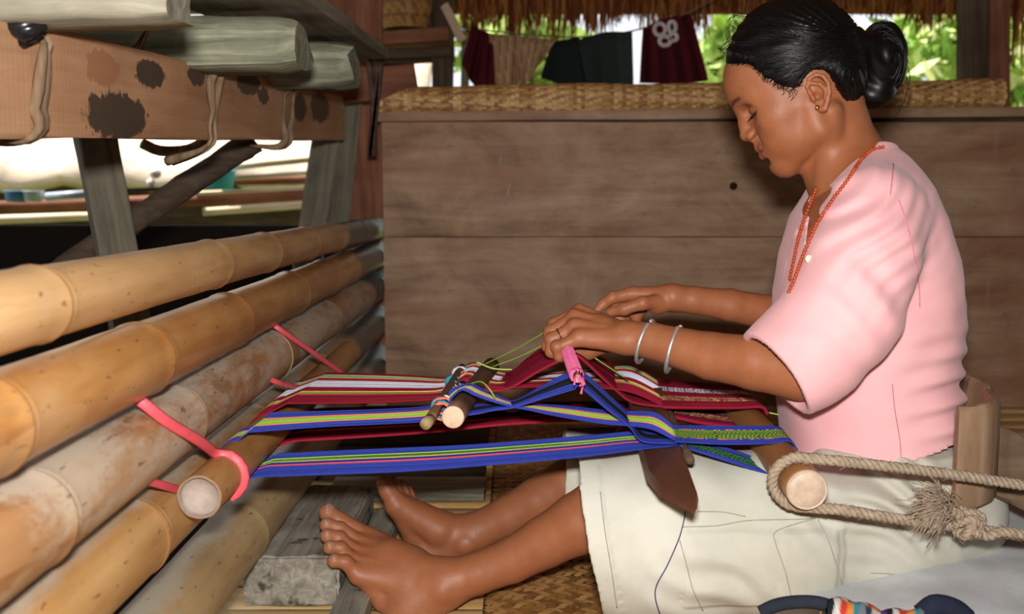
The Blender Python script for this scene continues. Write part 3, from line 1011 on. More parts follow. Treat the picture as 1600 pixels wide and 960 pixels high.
bucket('turquoise_bucket', 342, 268, 296, 4.82, .075, srgb(70, 190, 214), 'bright turquoise bucket between the outside rails')
bucket('blue_tub', 25, 299, 316, 4.75, .05, srgb(90, 150, 210), 'small blue tub at the far left outside')
bucket('pale_tub', 52, 299, 315, 4.75, .045, srgb(206, 214, 220), 'small pale tub right of the blue tub outside')
pl = MB(); p = W(72, 308, 4.75); q = W(142, 303, 4.75)
pl.tube([p, q], .02, 10)
tag(pl.build('pipe', mat_flat('grey_blue_plastic', srgb(176, 186, 200), .4, .5)), 'pale plastic pipe lying right of the small tubs', 'pipe')
for k, (u, v_, r) in enumerate(((243, 271, .028), (236, 286, .022))):
    m = MB(); c = W(u, v_, 4.85)
    bm_ = bmesh.new(); bmesh.ops.create_uvsphere(bm_, u_segments=14, v_segments=9, radius=r)
    me = bpy.data.meshes.new('jug'); bm_.to_mesh(me); bm_.free()
    o = link('white_jug', me, mat_flat('white_plastic', srgb(232, 226, 214), .4, .5, .05, 10, 0)); o.location = c; o.scale = (1, 1, .9)
    m.tube([c + Vector((0, 0, r * .7)), c + Vector((0, 0, r * 1.25))], r * .3, 10); m.build('neck', o.data.materials[0], o)
    tag(o, ['upper white plastic jug left of the brace', 'lower white plastic jug left of the brace'][k], 'jug')

# ---------------------------------------------------------------- greenery outside
M_leaf = mat_attr('leaves', 0.6, 0.3, 0.3, 3, 0)
bs = M_leaf.node_tree.nodes['Principled BSDF']
bs.inputs['Transmission Weight'].default_value = 0.0
bs.inputs['Subsurface Weight'].default_value = 0.0
def tree(x, y, zc, rx, rz, n, label, seed, pal):
    rg = np.random.default_rng(seed)
    root = empty('leafy_tree', (x, y, -.6), label, 'tree', 'trees outside')
    t = MB()
    t.tube(catmull([(x, y, -.62), (x + .05, y, zc * .4), (x - .03, y + .05, zc)], 8), [.09, .085, .08, .075, .07, .06, .05, .03], 9)
    for k in range(6):
        a = rg.uniform(0, 6.28)
        t.tube([(x, y, zc * rg.uniform(.3, .8)), (x + rx * .6 * math.cos(a), y + rx * .5 * math.sin(a), zc + rz * rg.uniform(-.4, .6))], [.04, .012], 6)
    t.build('trunk', M_darkwood, root)
    P = rg.normal(0, 1, (n, 3)); P /= np.linalg.norm(P, axis=1)[:, None]
    P *= rg.uniform(.35, 1.0, n)[:, None] ** .6
    # clumps
    cl = rg.normal(0, .5, (14, 3))
    P = P * .55 + cl[rg.integers(0, 14, n)] * .55
    v = np.empty((n, 4, 3)); c = np.empty((n, 4, 3))
    a1 = rg.normal(0, 1, (n, 3)); a1 /= np.linalg.norm(a1, axis=1)[:, None]
    a2 = np.cross(a1, rg.normal(0, 1, (n, 3))); a2 /= np.linalg.norm(a2, axis=1)[:, None]
    ctr = np.stack([x + P[:, 0] * rx, y + P[:, 1] * rx * .8, zc + P[:, 2] * rz], 1)
    L = rg.uniform(.07, .16, n)[:, None]
    v[:, 0] = ctr - a1 * L; v[:, 1] = ctr + a2 * L * .35; v[:, 2] = ctr + a1 * L; v[:, 3] = ctr - a2 * L * .35
    pc = np.array([srgb(*q)[:3] for q in pal])[rg.integers(0, len(pal), n)]
    c[:] = pc[:, None, :]
    f = np.arange(n * 4).reshape(n, 4)
    me = mesh_from(v.reshape(-1, 3), f.tolist(), 'leaves', c.reshape(-1, 3))
    link('foliage', me, M_leaf, root, False)['kind'] = 'stuff'
PAL = [(150, 186, 84), (176, 206, 104), (120, 160, 70), (196, 214, 120), (214, 220, 150)]
for (x, y, zc, rx, rz, n, lab, sd) in (
        (4.2, 8.2, 1.35, 1.45, 1.25, 6500, 'bright green tree right of the weaver\'s hair bun', 1),
        (6.9, 9.6, 1.3, 1.5, 1.4, 4200, 'green tree at the far right behind the roof post', 2),
        (2.0, 9.0, 1.75, .5, .75, 1500, 'small tree just left of the weaver\'s forehead', 3),
        (0.1, 9.5, 1.9, .6, .5, 900, 'tree above the striped washing', 4),
        (-1.0, 8.5, .85, .75, .5, 900, 'low green bush seen through the nook opening', 5)):
    tree(x, y, zc, rx, rz, n, lab, sd, PAL)
wb_ = MB(); wb_.box((-4.4, -2.75, -.02), (5.0, -2.65, 2.0)); tag(wb_.build('unseen_wall_front', M_darkwood, smooth=False), kind='structure')  # unseen wall added behind the camera to cut ambient daylight
wb_ = MB(); wb_.box((4.0, -2.6, -.02), (4.1, 2.4, 2.0)); tag(wb_.build('unseen_wall_right', M_darkwood, smooth=False), kind='structure')  # unseen side wall, also added to dim the ambient light


# ================================================================ the loom
loom_mats = {}
M_thread = mat_attr('dyed_cotton_thread', 0.75, 0.2, 0.10, 400, 0.0)
BLUE, BLUE2 = srgb(48, 62, 156), srgb(38, 50, 132)
RED, RED2 = srgb(140, 22, 46), srgb(112, 14, 36)
CORAL, GREEN, LIME = srgb(226, 112, 92), srgb(134, 176, 62), srgb(186, 200, 104)
WHITE, BLACK, DGREEN = srgb(214, 214, 228), srgb(22, 24, 28), srgb(24, 48, 44)
YEL, TEAL, PINK, TAN = srgb(220, 186, 110), srgb(40, 150, 176), srgb(222, 104, 150), srgb(176, 128, 92)
PINKR = srgb(214, 84, 100)

# warp beam: hollow bamboo along the depth of the loom
WB = W(312, 777, 1.05)
WR = 0.0234
def wb_axis(Y):
    return Vector((WB.x, Y, WB.z))
M_wb = mat_bamboo('bamboo_warp_beam', srgb(158, 108, 58), srgb(122, 80, 42), srgb(182, 134, 82), 0.15, 0.45, None, 9, 8.2)
M_wbend = mat_flat('worn_bamboo_end', srgb(150, 120, 96), 0.75, 0.2, 0.15, 60, 0.3)
wbeam = empty('warp_beam', wb_axis(1.05), 'brown bamboo warp beam with open pale end, tied to the pole wall', 'beam')
m = MB()
ys = np.linspace(0, 1.0, 36)
m.tube([wb_axis(1.05 + t) for t in ys], [WR * (1 + .012 * math.sin(t * 9)) for t in ys], 28, cap=False)
bo = m.build('culm', M_wb, wbeam)
m = MB()   # end wall: outer rim, lip and recessed floor
K = 36
rings = [(WR * 1.0, .0), (WR * 1.02, -.001), (WR * .99, -.0025), (WR * .90, -.0022), (WR * .88, .002), (WR * .86, .010), (0.0001, .012)]
v, f = [], []
for r_, dy in rings:
    for k in range(K):
        a = 2 * math.pi * k / K
        wob = 1 + .012 * math.sin(a * 5) + .008 * math.sin(a * 11)
        v.append((WB.x + r_ * wob * math.cos(a), WB.y + dy, WB.z + r_ * wob * math.sin(a)))
for i in range(len(rings) - 1):
    for k in range(K):
        k2 = (k + 1) % K
        f.append((i * K + k, i * K + k2, (i + 1) * K + k2, (i + 1) * K + k))
m.add(v, f)
m.f = [q_ for q_ in m.f if min(q_) < 3 * K]
m.build('end_rim', mat_flat('rim_bamboo', srgb(138, 112, 90), 0.75, 0.2, 0.15, 90, 0.4), wbeam)
m = MB(); m.add(v, [q_ for q_ in f if min(q_) >= 3 * K])
m.build('open_end', mat_flat('pale_bamboo_septum', srgb(158, 142, 132), 0.6, 0.3, 0.2, 60, 0.5), wbeam)
m = MB()
m.tube([wb_axis(2.045), wb_axis(2.05)], [WR * .99, WR * .9], 24)
m.build('far_end', M_wbend, wbeam)

# cloth beam
CB0, CB1 = W(1261, 766, 1.15), W(1148, 636, 1.56)
CR = 0.0235
cbeam = empty('cloth_beam', CB0, 'round brown cloth beam with pale cut end across the weaver\'s lap', 'beam')
M_cb = mat_wood('polished_cloth_beam', srgb(112, 72, 38), srgb(146, 98, 54), srgb(168, 120, 70), 'Y', 0.8, 0.4, 0.4, None, 0.2)
m = MB()
m.tube([CB0.lerp(CB1, t) for t in np.linspace(0, 1, 18)], [CR * (1 + .008 * math.sin(t * 14)) for t in np.linspace(0, 1, 18)], 28)
m.build('rod', M_cb, cbeam)
cd = (CB1 - CB0).normalized()
cs, cu = cd.cross(Vector((0, 0, 1))).normalized(), None
cu = cs.cross(cd)
m = MB()
v, f = [], []
rings = [(1.0, .004), (1.02, .0), (.97, -.003), (.93, -.0028), (.90, -.0012), (.86, -.0022), (.5, -.0026), (.001, -.0026)]
for q, dy in rings:
    for k in range(30):
        a = 2 * math.pi * k / 30
        v.append(CB0 + cd * dy + (cs * math.cos(a) + cu * math.sin(a)) * CR * q)
for i in range(len(rings) - 1):
    for k in range(30):
        k2 = (k + 1) % 30
        f.append((i * 30 + k, (i + 1) * 30 + k, (i + 1) * 30 + k2, i * 30 + k2))
m.add(v, f)
m.build('cut_end', mat_flat('cut_end_wood', srgb(192, 168, 148), 0.5, 0.4, 0.16, 80, 0.3), cbeam)

# shed rod and lease stick
SR0, SR1 = W(708, 652, 1.17), W(768, 572, 1.62)
SRr = 18 / 1600 * 1.17
shed = empty('shed_rod', SR0, 'thick dark shed rod with pale round cut end among the threads', 'rod')
m = MB(); m.tube([SR0.lerp(SR1, t) for t in np.linspace(0, 1, 10)], SRr, 22)
m.build('rod', mat_wood('dark_rod', srgb(70, 46, 34), srgb(96, 66, 50), srgb(120, 88, 68), 'Y', 1.0, .6, .3, None, .3), shed)
sd_ = (SR1 - SR0).normalized()
m = MB(); m.tube([SR0 + sd_ * .001, SR0 - sd_ * .0012, SR0 - sd_ * .0022], [SRr * 1.0, SRr * 1.0, SRr * .93], 22)
m.build('cut_end', M_lightwood_end, shed)
m = MB()
m.tube(catmull([W(669, 660, 1.15), W(682, 638, 1.2), W(705, 601, 1.38), W(722, 574, 1.6)], 16), [.0062, .0062] + [.0056] * 14, 10)
ls = m.build('lease_stick', mat_wood('lease_wood', srgb(84, 58, 40), srgb(112, 80, 56), srgb(140, 106, 78), 'Y', 1.2, .7, .25))
tag(ls, 'thin brown lease stick left of the shed rod', 'stick')
m = MB(); m.tube([W(673, 655, 1.158), W(667, 661, 1.148), W(664, 664, 1.143)], [.0064, .0070, .0066], 10)
m.build('split_tip', mat_flat('lease_tip', srgb(150, 128, 92), .8, .2), ls)


# ---------------------------------------------------------------- threads
def wpt(e, fr, YL, YR, u0, u1):
    u, v = e
    k = min(1, max(0, (u - u0) / (u1 - u0)))
    return np.array(W(u, v, YL + (YR - YL) * k))


def band(name, stations, Yl, Yr, stripes, n, parent, wrap=None, thick=0.55, urange=(372, 1240), nseg=None, jit=0.0006, seed=0, colfn=None):
    """warp threads side by side; stations give the near and far edge, Yl/Yr the depth of those edges at both beams"""
    rg = np.random.default_rng(seed)
    ns = nseg or (len(stations) * 5)
    near = catmull([wpt(s_[0], 0, Yl[0], Yr[0], *urange) for s_ in stations], ns)
    far = catmull([wpt(s_[1], 0, Yl[1], Yr[1], *urange) for s_ in stations], ns)
    if wrap:
        arcs = []
        for E, Yv in ((near, Yl[0]), (far, Yl[1])):
            c = wb_axis(Yv)
            a0, a1 = (math.radians(88), math.radians(215)) if wrap == 'top' else (math.radians(272), math.radians(200))
            arc = [np.array((c.x + (WR + .0012) * math.cos(a), Yv, c.z + (WR + .0012) * math.sin(a))) for a in np.linspace(a1, a0, 9)]
            arcs.append(np.array(arc))
        near = np.vstack([arcs[0], near]); far = np.vstack([arcs[1], far])
    cum = np.cumsum([s_[0] for s_ in stripes]); tot = cum[-1]
    m = MB()
    wid = np.linalg.norm(near - far, axis=1)
    for k in range(n):
        t = (k + 0.5) / n
        c = stripes[min(int(np.searchsorted(cum, t * tot)), len(stripes) - 1)][1]
        tj = t + rg.normal(0, 0.15 / n)
        P = near * (1 - tj) + far * tj
        P = P + rg.normal(0, jit, 3)[None, :] * np.sin(np.linspace(0, np.pi, len(P)))[:, None]
        r = np.maximum(wid / n * thick, 0.00035)
        k0 = 0.88 + 0.24 * rg.random()
        if colfn:
            b0 = len(m.v)
            m.tube(P, list(r), 4, c)
            for i in range(len(P)):
                cc = colfn(t, i / (len(P) - 1), c, rg)
                for q in range(4): m.c[b0 + i * 4 + q] = tuple(x * k0 for x in cc[:3])
        else:
            m.tube(P, list(r), 3, tuple(x * k0 for x in c[:3]))
    o = m.build(name, M_thread, parent)
    o['kind'] = 'stuff'
    return o


warp = empty('loom_warp', W(700, 640, 1.3), 'striped blue, red, green and white warp stretched between the two beams', 'textile')
bl_A = [((388, 676), (424, 645)), ((500, 667), (525, 642)), ((600, 662), (612, 639)), ((672, 657), (674, 634)), ((694, 646), (696, 622)), ((704, 624), (707, 608)), ((721, 609), (734, 600)), ((740, 617), (754, 609)), ((765, 626), (775, 618)),
        ((796, 635), (800, 628)), ((828, 641), (834, 632)), ((869, 650), (880, 634)), ((940, 662), (948, 641)), ((985, 666), (990, 643)), ((1020, 672), (1024, 645)), ((1058, 691), (1054, 667))]
st_blue = [(.27, BLUE), (.07, CORAL), (.10, GREEN), (.03, LIME), (.16, GREEN), (.07, CORAL), (.28, BLUE)]
band('blue_band_over_rod', bl_A, (1.20, 1.275), (1.27, 1.33), st_blue, 44, warp, 'top', seed=1)
bl_B = [((700, 650), (704, 640)), ((736, 648), (740, 633)), ((770, 641), (775, 630)), ((802, 636), (806, 626)), ((850, 621), (850, 602)), ((900, 606), (888, 583)), ((906, 603), (909, 581)), ((950, 640), (955, 622)), ((985, 668), (990, 654)), ((1004, 690), (1010, 672)), ((1058, 694), (1056, 672))]
band('blue_heddle_band', bl_B, (1.20, 1.275), (1.27, 1.33), [(.3, BLUE), (.3, BLACK), (.4, BLUE)], 30, warp, None, seed=2)
# crimson group
rd_A = [((448, 631), (512, 583)), ((560, 630), (590, 585)), ((640, 627), (650, 588)), ((694, 622), (698, 591)), ((708, 606), (716, 583)), ((722, 594), (730, 570)), ((738, 600), (746, 567)), ((765, 609), (766, 574)), ((794, 607), (790, 583)),
        ((830, 605), (832, 583)), ((890, 604), (895, 578)), ((940, 607), (950, 573)), ((988, 614), (986, 571)), ((1040, 637), (1029, 595))]
st_red = [(.24, RED), (.03, CORAL), (.05, GREEN), (.04, YEL), (.12, RED), (.22, WHITE), (.09, RED), (.03, CORAL), (.05, GREEN), (.03, TEAL), (.03, YEL), (.07, RED2)]
band('red_band_over_rod', rd_A, (1.345, 1.60), (1.44, 1.66), st_red, 70, warp, 'top', seed=3)
rd_B = [((752, 612), (768, 588)), ((794, 608), (802, 581)), ((840, 582), (826, 561)), ((880, 562), (856, 543)), ((900, 556), (900, 548)), ((915, 566), (915, 553)), ((940, 590), (940, 562)), ((966, 614), (962, 574)), ((990, 630), (1000, 588)), ((1040, 637), (1029, 597))]
band('red_heddle_band', rd_B, (1.345, 1.60), (1.44, 1.66), [(.45, RED), (.1, RED2), (.45, RED)], 46, warp, None, seed=4)
# lower layer
bl_L = [((404, 746), (438, 709)), ((520, 742), (560, 703)), ((640, 737), (720, 696)), ((770, 727), (830, 688)), ((898, 716), (930, 680)), ((1002, 703), (1010, 675)), ((1064, 696), (1082, 693))]
band('blue_lower_band', bl_L, (1.20, 1.275), (1.27, 1.33), [(.42, BLUE), (.05, PINKR), (.09, BLUE2), (.03, YEL), (.05, GREEN), (.03, BLACK), (.07, GREEN), (.02, BLACK), (.24, BLUE)], 48, warp, 'bottom', seed=5)
rd_L = [((462, 689), (512, 640)), ((560, 683), (600, 638)), ((672, 675), (700, 636)), ((780, 664), (800, 632)), ((860, 659), (900, 630)), ((990, 655), (1010, 630)), ((1060, 655), (1070, 632))]
band('red_lower_band', rd_L, (1.36, 1.60), (1.44, 1.66), [(.2, RED), (.04, CORAL), (.3, RED2), (.15, BLACK), (.31, RED2)], 44, warp, 'bottom', seed=6)

# finished cloth between the fell and the cloth beam
def ends_cb(Yn, Yf, top=True):
    return None
def cf_blue(t, s_, c, rg):
    if .28 < t < .72:
        return GREEN if (int(s_ * 60) + int(t * 44)) % 2 else BLACK
    if (.22 < t < .28 or .72 < t < .78): return CORAL if rg.random() < .5 else BLUE
    return BLUE
wov = empty('woven_cloth', W(1120, 660, 1.4), 'finished striped cloth with fine patterns wound onto the cloth beam', 'textile')
band('blue_cloth_band', [((1055, 691), (1051, 666)), ((1130, 694), (1125, 667)), ((1200, 693), (1186, 667)), ((1234, 690), (1216, 668)), ((1246, 704), (1226, 680))], (1.20, 1.275), (1.27, 1.33), st_blue, 30, wov, None, thick=.62, nseg=64, seed=7, colfn=cf_blue)
def cf_blue2(t, s_, c, rg):
    if .2 < t < .75: return srgb(60, 120, 70) if (int(s_ * 60) + int(t * 44)) % 2 else DGREEN
    return BLUE
band('blue_cloth_lower', [((1062, 697), (1080, 692)), ((1110, 712), (1120, 697)), ((1160, 728), (1160, 709)), ((1206, 743), (1192, 721))], (1.20, 1.275), (1.27, 1.31), st_blue, 26, wov, None, thick=.62, nseg=50, seed=8, colfn=cf_blue2)
def cf_red(t, s_, c, rg):
    if .50 < t < .68:
        return WHITE if (int(s_ * 80) % 2 or rg.random() < .2) else srgb(150, 90, 120)
    if .18 < t < .36:
        return YEL if (int(s_ * 80) % 20 < 3 and rg.random() < .5) else TAN if rg.random() < .7 else RED
    return RED if t < .8 else RED2
band('red_cloth_band', [((1036, 637), (1026, 594)), ((1080, 638), (1060, 598)), ((1150, 638), (1110, 602)), ((1190, 637), (1150, 606)), ((1200, 648), (1160, 616))], (1.345, 1.60), (1.44, 1.66), st_red, 44, wov, None, thick=.62, nseg=70, seed=9, colfn=cf_red)
band('red_cloth_lower', [((1050, 652), (1064, 632)), ((1100, 662), (1110, 638)), ((1150, 668), (1166, 645))], (1.36, 1.60), (1.44, 1.62), st_red, 30, wov, None, thick=.62, nseg=50, seed=10, colfn=cf_red)

# heddle rod wrapped in pink yarn, its bare stick end, loose heddle yarn
HR0, HR1 = W(903, 592, 1.215), W(886, 546, 1.42)
hd = (HR1 - HR0).normalized()
hed = empty('heddle_rod', HR0, 'slim heddle rod wrapped in pink yarn, gripped by her hand', 'rod')
m = MB(); m.tube([HR0, HR0 + hd * .42], .0052, 12)
m.build('stick', mat_flat('heddle_stick', srgb(112, 74, 50), .6, .3), hed)
m = MB(); m.tube([HR0 - hd * .0008, HR0 - hd * .002], [.0052, .0046], 12)
m.build('cut_end', M_lightwood_end, hed)
m = MB()
hs = hd.cross(Vector((0, 0, 1))).normalized(); hu = hs.cross(hd)
turns = 46
pts = []
for k in range(turns * 8):
    a = k / 8 * 2 * math.pi
    pts.append(HR0 + hd * (.016 + .30 * k / (turns * 8)) + (hs * math.cos(a) + hu * math.sin(a)) * .0068)
m.tube(pts, .0032, 5, PINK)
for k in range(34):
    a = RNG.uniform(-.9, 2.2)
    b0 = HR0 + hd * RNG.uniform(.0, .10) + (hs * math.cos(a) + hu * math.sin(a)) * .0072
    m.tube([b0, b0 - hd * .014 + Vector((0, 0, -.003)), b0 - hd * .026 + Vector((RNG.normal(0, .002), 0, -.009))], .0011, 4, PINK)
m.build('pink_yarn', mat_attr('pink_yarn', .85, .1, .12, 200, .2), hed)['kind'] = 'stuff'

# loose yarns
m = MB()
for a, b_ in (((752, 572, 1.55), (862, 513, 1.45)), ((768, 574, 1.5), (860, 534, 1.43))):
    p, q = W(*a), W(*b_)
    m.tube(catmull([p, p.lerp(q, .5) + Vector((0, 0, -.0025)), q], 12), .0009, 5, GREEN)
for pts_ in ([(735, 600, 1.3), (752, 597, 1.27), (766, 610, 1.25), (774, 624, 1.25)], [(745, 566, 1.45), (770, 576, 1.44), (800, 578, 1.44)], [(925, 556, 1.46), (950, 575, 1.47), (985, 600, 1.48)], [(930, 560, 1.42), (975, 590, 1.45)], [(1196, 644, 1.5), (1224, 650, 1.48)]):
    P = [W(*q) for q in pts_]
    m.tube(catmull(P, 14), .0011, 5, [GREEN, LIME, DGREEN][len(m.v) % 3])
tag(m.build('loose_yarn', M_thread), 'loose green yarns running from the shed rod up to the hand', 'yarn', kind='stuff')
m = MB()
for k in range(26):
    t = k / 25
    c = W(688 + 34 * t + RNG.normal(0, 2), 642 - 58 * t + RNG.normal(0, 3), 1.2 + .36 * t)
    col = [TEAL, TEAL, CORAL, TEAL, WHITE][k % 5] if k % 7 else CORAL
    pts = [c + Vector((.011 * math.cos(a) , .004 * math.sin(a * 2), .010 * math.sin(a))) for a in np.linspace(0, 5.4, 10)]
    m.tube(pts, .0020, 5, col)
o = m.build('lease_yarn', M_thread)
tag(o, 'teal and coral yarn knotted around the lease stick', 'yarn', kind='stuff')

# sword (beater)
out = [(983, 608, 1.53), (990, 640, 1.42), (1001, 690, 1.29), (1014, 735, 1.205), (1034, 757, 1.155), (1087, 783, 1.085),
       (1089, 770, 1.10), (1074, 728, 1.19), (1058, 690, 1.28), (1044, 650, 1.40), (1034, 606, 1.53)]
top = [W(*p) for p in out]
ctr = sum(top, Vector()) / len(top)
v = [p for p in top] + [ctr.lerp(p, 1.04) + Vector((0, 0, -.005)) for p in top] + [p + Vector((-.003, -.004, -.013)) for p in top]
n = len(top)
f = [tuple(range(n))]
for r_ in (0, 1):
    for k in range(n):
        k2 = (k + 1) % n
        f.append((r_ * n + k, (r_ + 1) * n + k, (r_ + 1) * n + k2, r_ * n + k2))
f.append(tuple(reversed(range(2 * n, 3 * n))))
me = mesh_from(v, f, 'sword')
bm_ = bmesh.new(); bm_.from_mesh(me); bmesh.ops.recalc_face_normals(bm_, faces=bm_.faces); bm_.to_mesh(me); bm_.free()
sw = link('weaving_sword', me, mat_wood('dark_polished_wood', srgb(62, 36, 26), srgb(96, 58, 42), srgb(126, 82, 60), 'Y', .7, .36, .5, None, .2), None, True, 30)
tag(sw, 'dark pointed wooden weaving sword lying across the warp', 'sword')
m = MB(); m.tube(catmull([W(1079, 720, 1.215), W(1060, 680, 1.32), W(1044, 640, 1.46)], 8), [.0055] * 8, 10)
tag(m.build('thin_stick', M_darkwood), 'thin dark stick beside the weaving sword', 'stick')


# ---------------------------------------------------------------- red ties from the warp beam to the poles
M_rib = mat_flat('red_plastic_strap', srgb(208, 78, 88), .5, .5, .1, 60, .1)
def ribbon(pts, w_, name, label, seed=0, up=Vector((0, 0, 1)), n=26):
    P = catmull(pts, n)
    v, f = [], []
    for i in range(n):
        t = Vector(P[min(i + 1, n - 1)]) - Vector(P[max(i - 1, 0)])
        t.normalize()
        s_ = t.cross(Vector((0.35, -1, 0.25))).normalized()
        nn = s_.cross(t)
        for a in np.linspace(0, 2 * math.pi, 9)[:-1]:
            v.append(Vector(P[i]) + s_ * (w_ / 2 * math.cos(a)) + nn * (w_ * .16 * math.sin(a)))
    for i in range(n - 1):
        for k in range(8):
            k2 = (k + 1) % 8
            f.append((i * 8 + k, i * 8 + k2, (i + 1) * 8 + k2, (i + 1) * 8 + k))
    o = link(name, mesh_from(v, f, name), M_rib)
    return tag(o, label, 'tie', 'red ties of the warp beam')
def arc(Y, a0, a1, r, n=7, dy=0.0):
    c = wb_axis(Y)
    return [Vector((c.x + r * math.cos(math.radians(a)), Y + dy * i / n, c.z + r * math.sin(math.radians(a)))) for i, a in enumerate(np.linspace(a0, a1, n))]
ribbon([W(190, 606, 1.01), W(226, 632, 1.012), W(262, 660, 1.03), W(312, 690, 1.08)] + arc(1.13, 100, -70, WR + .003, 8), .0120, 'red_tie', 'wide red strap looped over the near end of the warp beam')
ribbon([W(190, 738, .985), W(214, 747, .99), W(275, 765, 1.07), W(314, 777, 1.13)], .009, 'red_tie', 'short red strap reaching under the near end of the warp beam')
ribbon([W(416, 498, 1.62), W(436, 514, 1.6), W(482, 546, 1.66), W(520, 573, 1.73), W(534, 583, 1.76)], .0085, 'red_tie', 'far red strap rising from the striped warp to the poles')
ribbon([W(424, 594, 1.44), W(440, 600, 1.46), W(470, 607, 1.55), W(490, 612, 1.62)], .008, 'red_tie', 'small red strap end just left of the red warp')

# ---------------------------------------------------------------- jute rope of the backstrap, knot and frayed end
M_jute = mat_flat('jute_rope', srgb(160, 142, 122), .95, .1, .28, 160, .6)
def rope(pts, r, m, pitch=0.022, n=None, strands=3):
    P = catmull(pts, 60)
    L = np.sum(np.linalg.norm(np.diff(P, axis=0), axis=1))
    n = n or int(L / .0022)
    P = catmull(pts, n)
    ref = Vector((0, 0, 1))
    fr = []
    for i in range(n):
        t = (Vector(P[min(i + 1, n - 1)]) - Vector(P[max(i - 1, 0)])).normalized()
        a = (ref - t * ref.dot(t))
        if a.length < 1e-3: a = t.orthogonal()
        a.normalize(); ref = a
        fr.append((a, t.cross(a)))
    for s_ in range(strands):
        q = []
        for i in range(n):
            ang = 2 * math.pi * (i * L / n / pitch + s_ / strands)
            a, b_ = fr[i]
            q.append(Vector(P[i]) + (a * math.cos(ang) + b_ * math.sin(ang)) * r * .5)
        m.tube(q, r * .58, 6)
    # loose fibres
    for k in range(int(L * 160)):
        i = RNG.integers(2, n - 2)
        a, b_ = fr[i]
        ang = RNG.uniform(0, 6.28)
        d = a * math.cos(ang) + b_ * math.sin(ang)
        p = Vector(P[i]) + d * r
        t = (Vector(P[i + 1]) - Vector(P[i - 1])).normalized()
        e = p + d * RNG.uniform(.001, .004) + t * RNG.uniform(-.008, .008)
        m.tube([p - t * .003, p, e], .00035, 3)
strap = empty('backstrap_rope', W(1400, 740, 1.14), 'frayed jute rope looped round the end of the cloth beam', 'rope')
m = MB()
RY = 1.185
rc = CB0.lerp(CB1, (RY - 1.15) / (1.56 - 1.15))
def cba(a, dy=0.0, rr=CR + .0075):
    return Vector((rc.x + rr * math.cos(math.radians(a)), RY + dy, rc.z + rr * math.sin(math.radians(a))))
loop = [Vector((.772, 1.258, .205)), W(1720, 778, 1.215), W(1600, 759, 1.20), W(1500, 744, 1.19), W(1400, 731, 1.175), W(1310, 721, 1.165), cba(75, -.012), cba(110, -.006), cba(150), cba(190, .004), cba(230, .004), cba(265, -.002), W(1310, 797, 1.15), W(1400, 811, 1.16), W(1480, 822, 1.17), W(1540, 830, 1.18), W(1620, 840, 1.185), W(1720, 850, 1.205), Vector((.772, 1.258, .165))]
rope(loop, .0065, m)
m.build('twisted_rope', M_jute, strap)
m = MB()
kc = W(1512, 818, 1.165)
for k in range(4):
    ax = [Vector((1, .2, .5)), Vector((.2, .3, 1)), Vector((.8, .1, -.6)), Vector((.4, 1, .2))][k].normalized()
    p_ = ax.orthogonal().normalized(); q_ = ax.cross(p_)
    rope([kc + (p_ * math.cos(a) * .017 + q_ * math.sin(a) * .013) + ax * .004 * math.sin(a * 2) for a in np.linspace(0, 6.1, 12)], .0052, m, .018)
rope([kc, W(1490, 800, 1.155), W(1470, 786, 1.15)], .007, m)
rope([kc + Vector((.0, -.006, 0)), W(1540, 838, 1.16), W(1565, 832, 1.162), W(1600, 836, 1.165)], .0062, m)
m.build('knot', M_jute, strap)
m = MB()
fc = W(1478, 790, 1.15)
for k in range(340):
    d = Vector((-RNG.uniform(.4, 1.0), RNG.normal(0, .35), RNG.normal(-.05, .6))).normalized()
    L_ = RNG.uniform(.018, .040)
    p = fc + Vector((RNG.normal(0, .006), RNG.normal(0, .005), RNG.normal(0, .006)))
    e = p + d * L_ + Vector((0, 0, -.004)) + Vector(RNG.normal(0, .003, 3))
    m.tube([p, p + d * L_ * .6, e], .0006, 3)
m.build('frayed_end', M_jute, strap)['kind'] = 'stuff'

# back yoke: a stiff hide strap bent round her lower back, and the dark plank end behind it
yk = empty('back_yoke', W(1520, 720, 1.25), 'stiff brown back yoke bent around the weaver\'s lower back', 'yoke')
def strip_solid(pts, h, th, name, mat, parent, seed=0):
    """pts: (x, y, zc) along the strap; h height; th thickness"""
    P = catmull(pts, 26)
    rg = np.random.default_rng(seed)
    v, f = [], []
    for i, p in enumerate(P):
        t = P[min(i + 1, 25)] - P[max(i - 1, 0)]
        nrm = np.array((-t[1], t[0], 0)); nrm /= max(np.linalg.norm(nrm), 1e-9)
        hh = h * (1 if not hasattr(h, '__len__') else 1)
        w = .003 * math.sin(i * 1.3)
        for (a, b_) in ((-.5, -.5), (-.5, 0), (-.5, .5), (-.2, .56), (.2, .56), (.5, .5), (.5, 0), (.5, -.5), (0, -.56)):
            q = p + nrm * (a * th + w) + np.array((0, 0, b_ * hh))
            v.append(q)
    for i in range(25):
        for k in range(9):
            k2 = (k + 1) % 9
            f.append((i * 9 + k, i * 9 + k2, (i + 1) * 9 + k2, (i + 1) * 9 + k))
    f.append(tuple(range(9))); f.append(tuple(reversed(range(25 * 9, 26 * 9))))
    me = mesh_from(v, f, name)
    bm_ = bmesh.new(); bm_.from_mesh(me); bmesh.ops.recalc_face_normals(bm_, faces=bm_.faces); bm_.to_mesh(me); bm_.free()
    return link(name, me, mat, parent, True, 50)


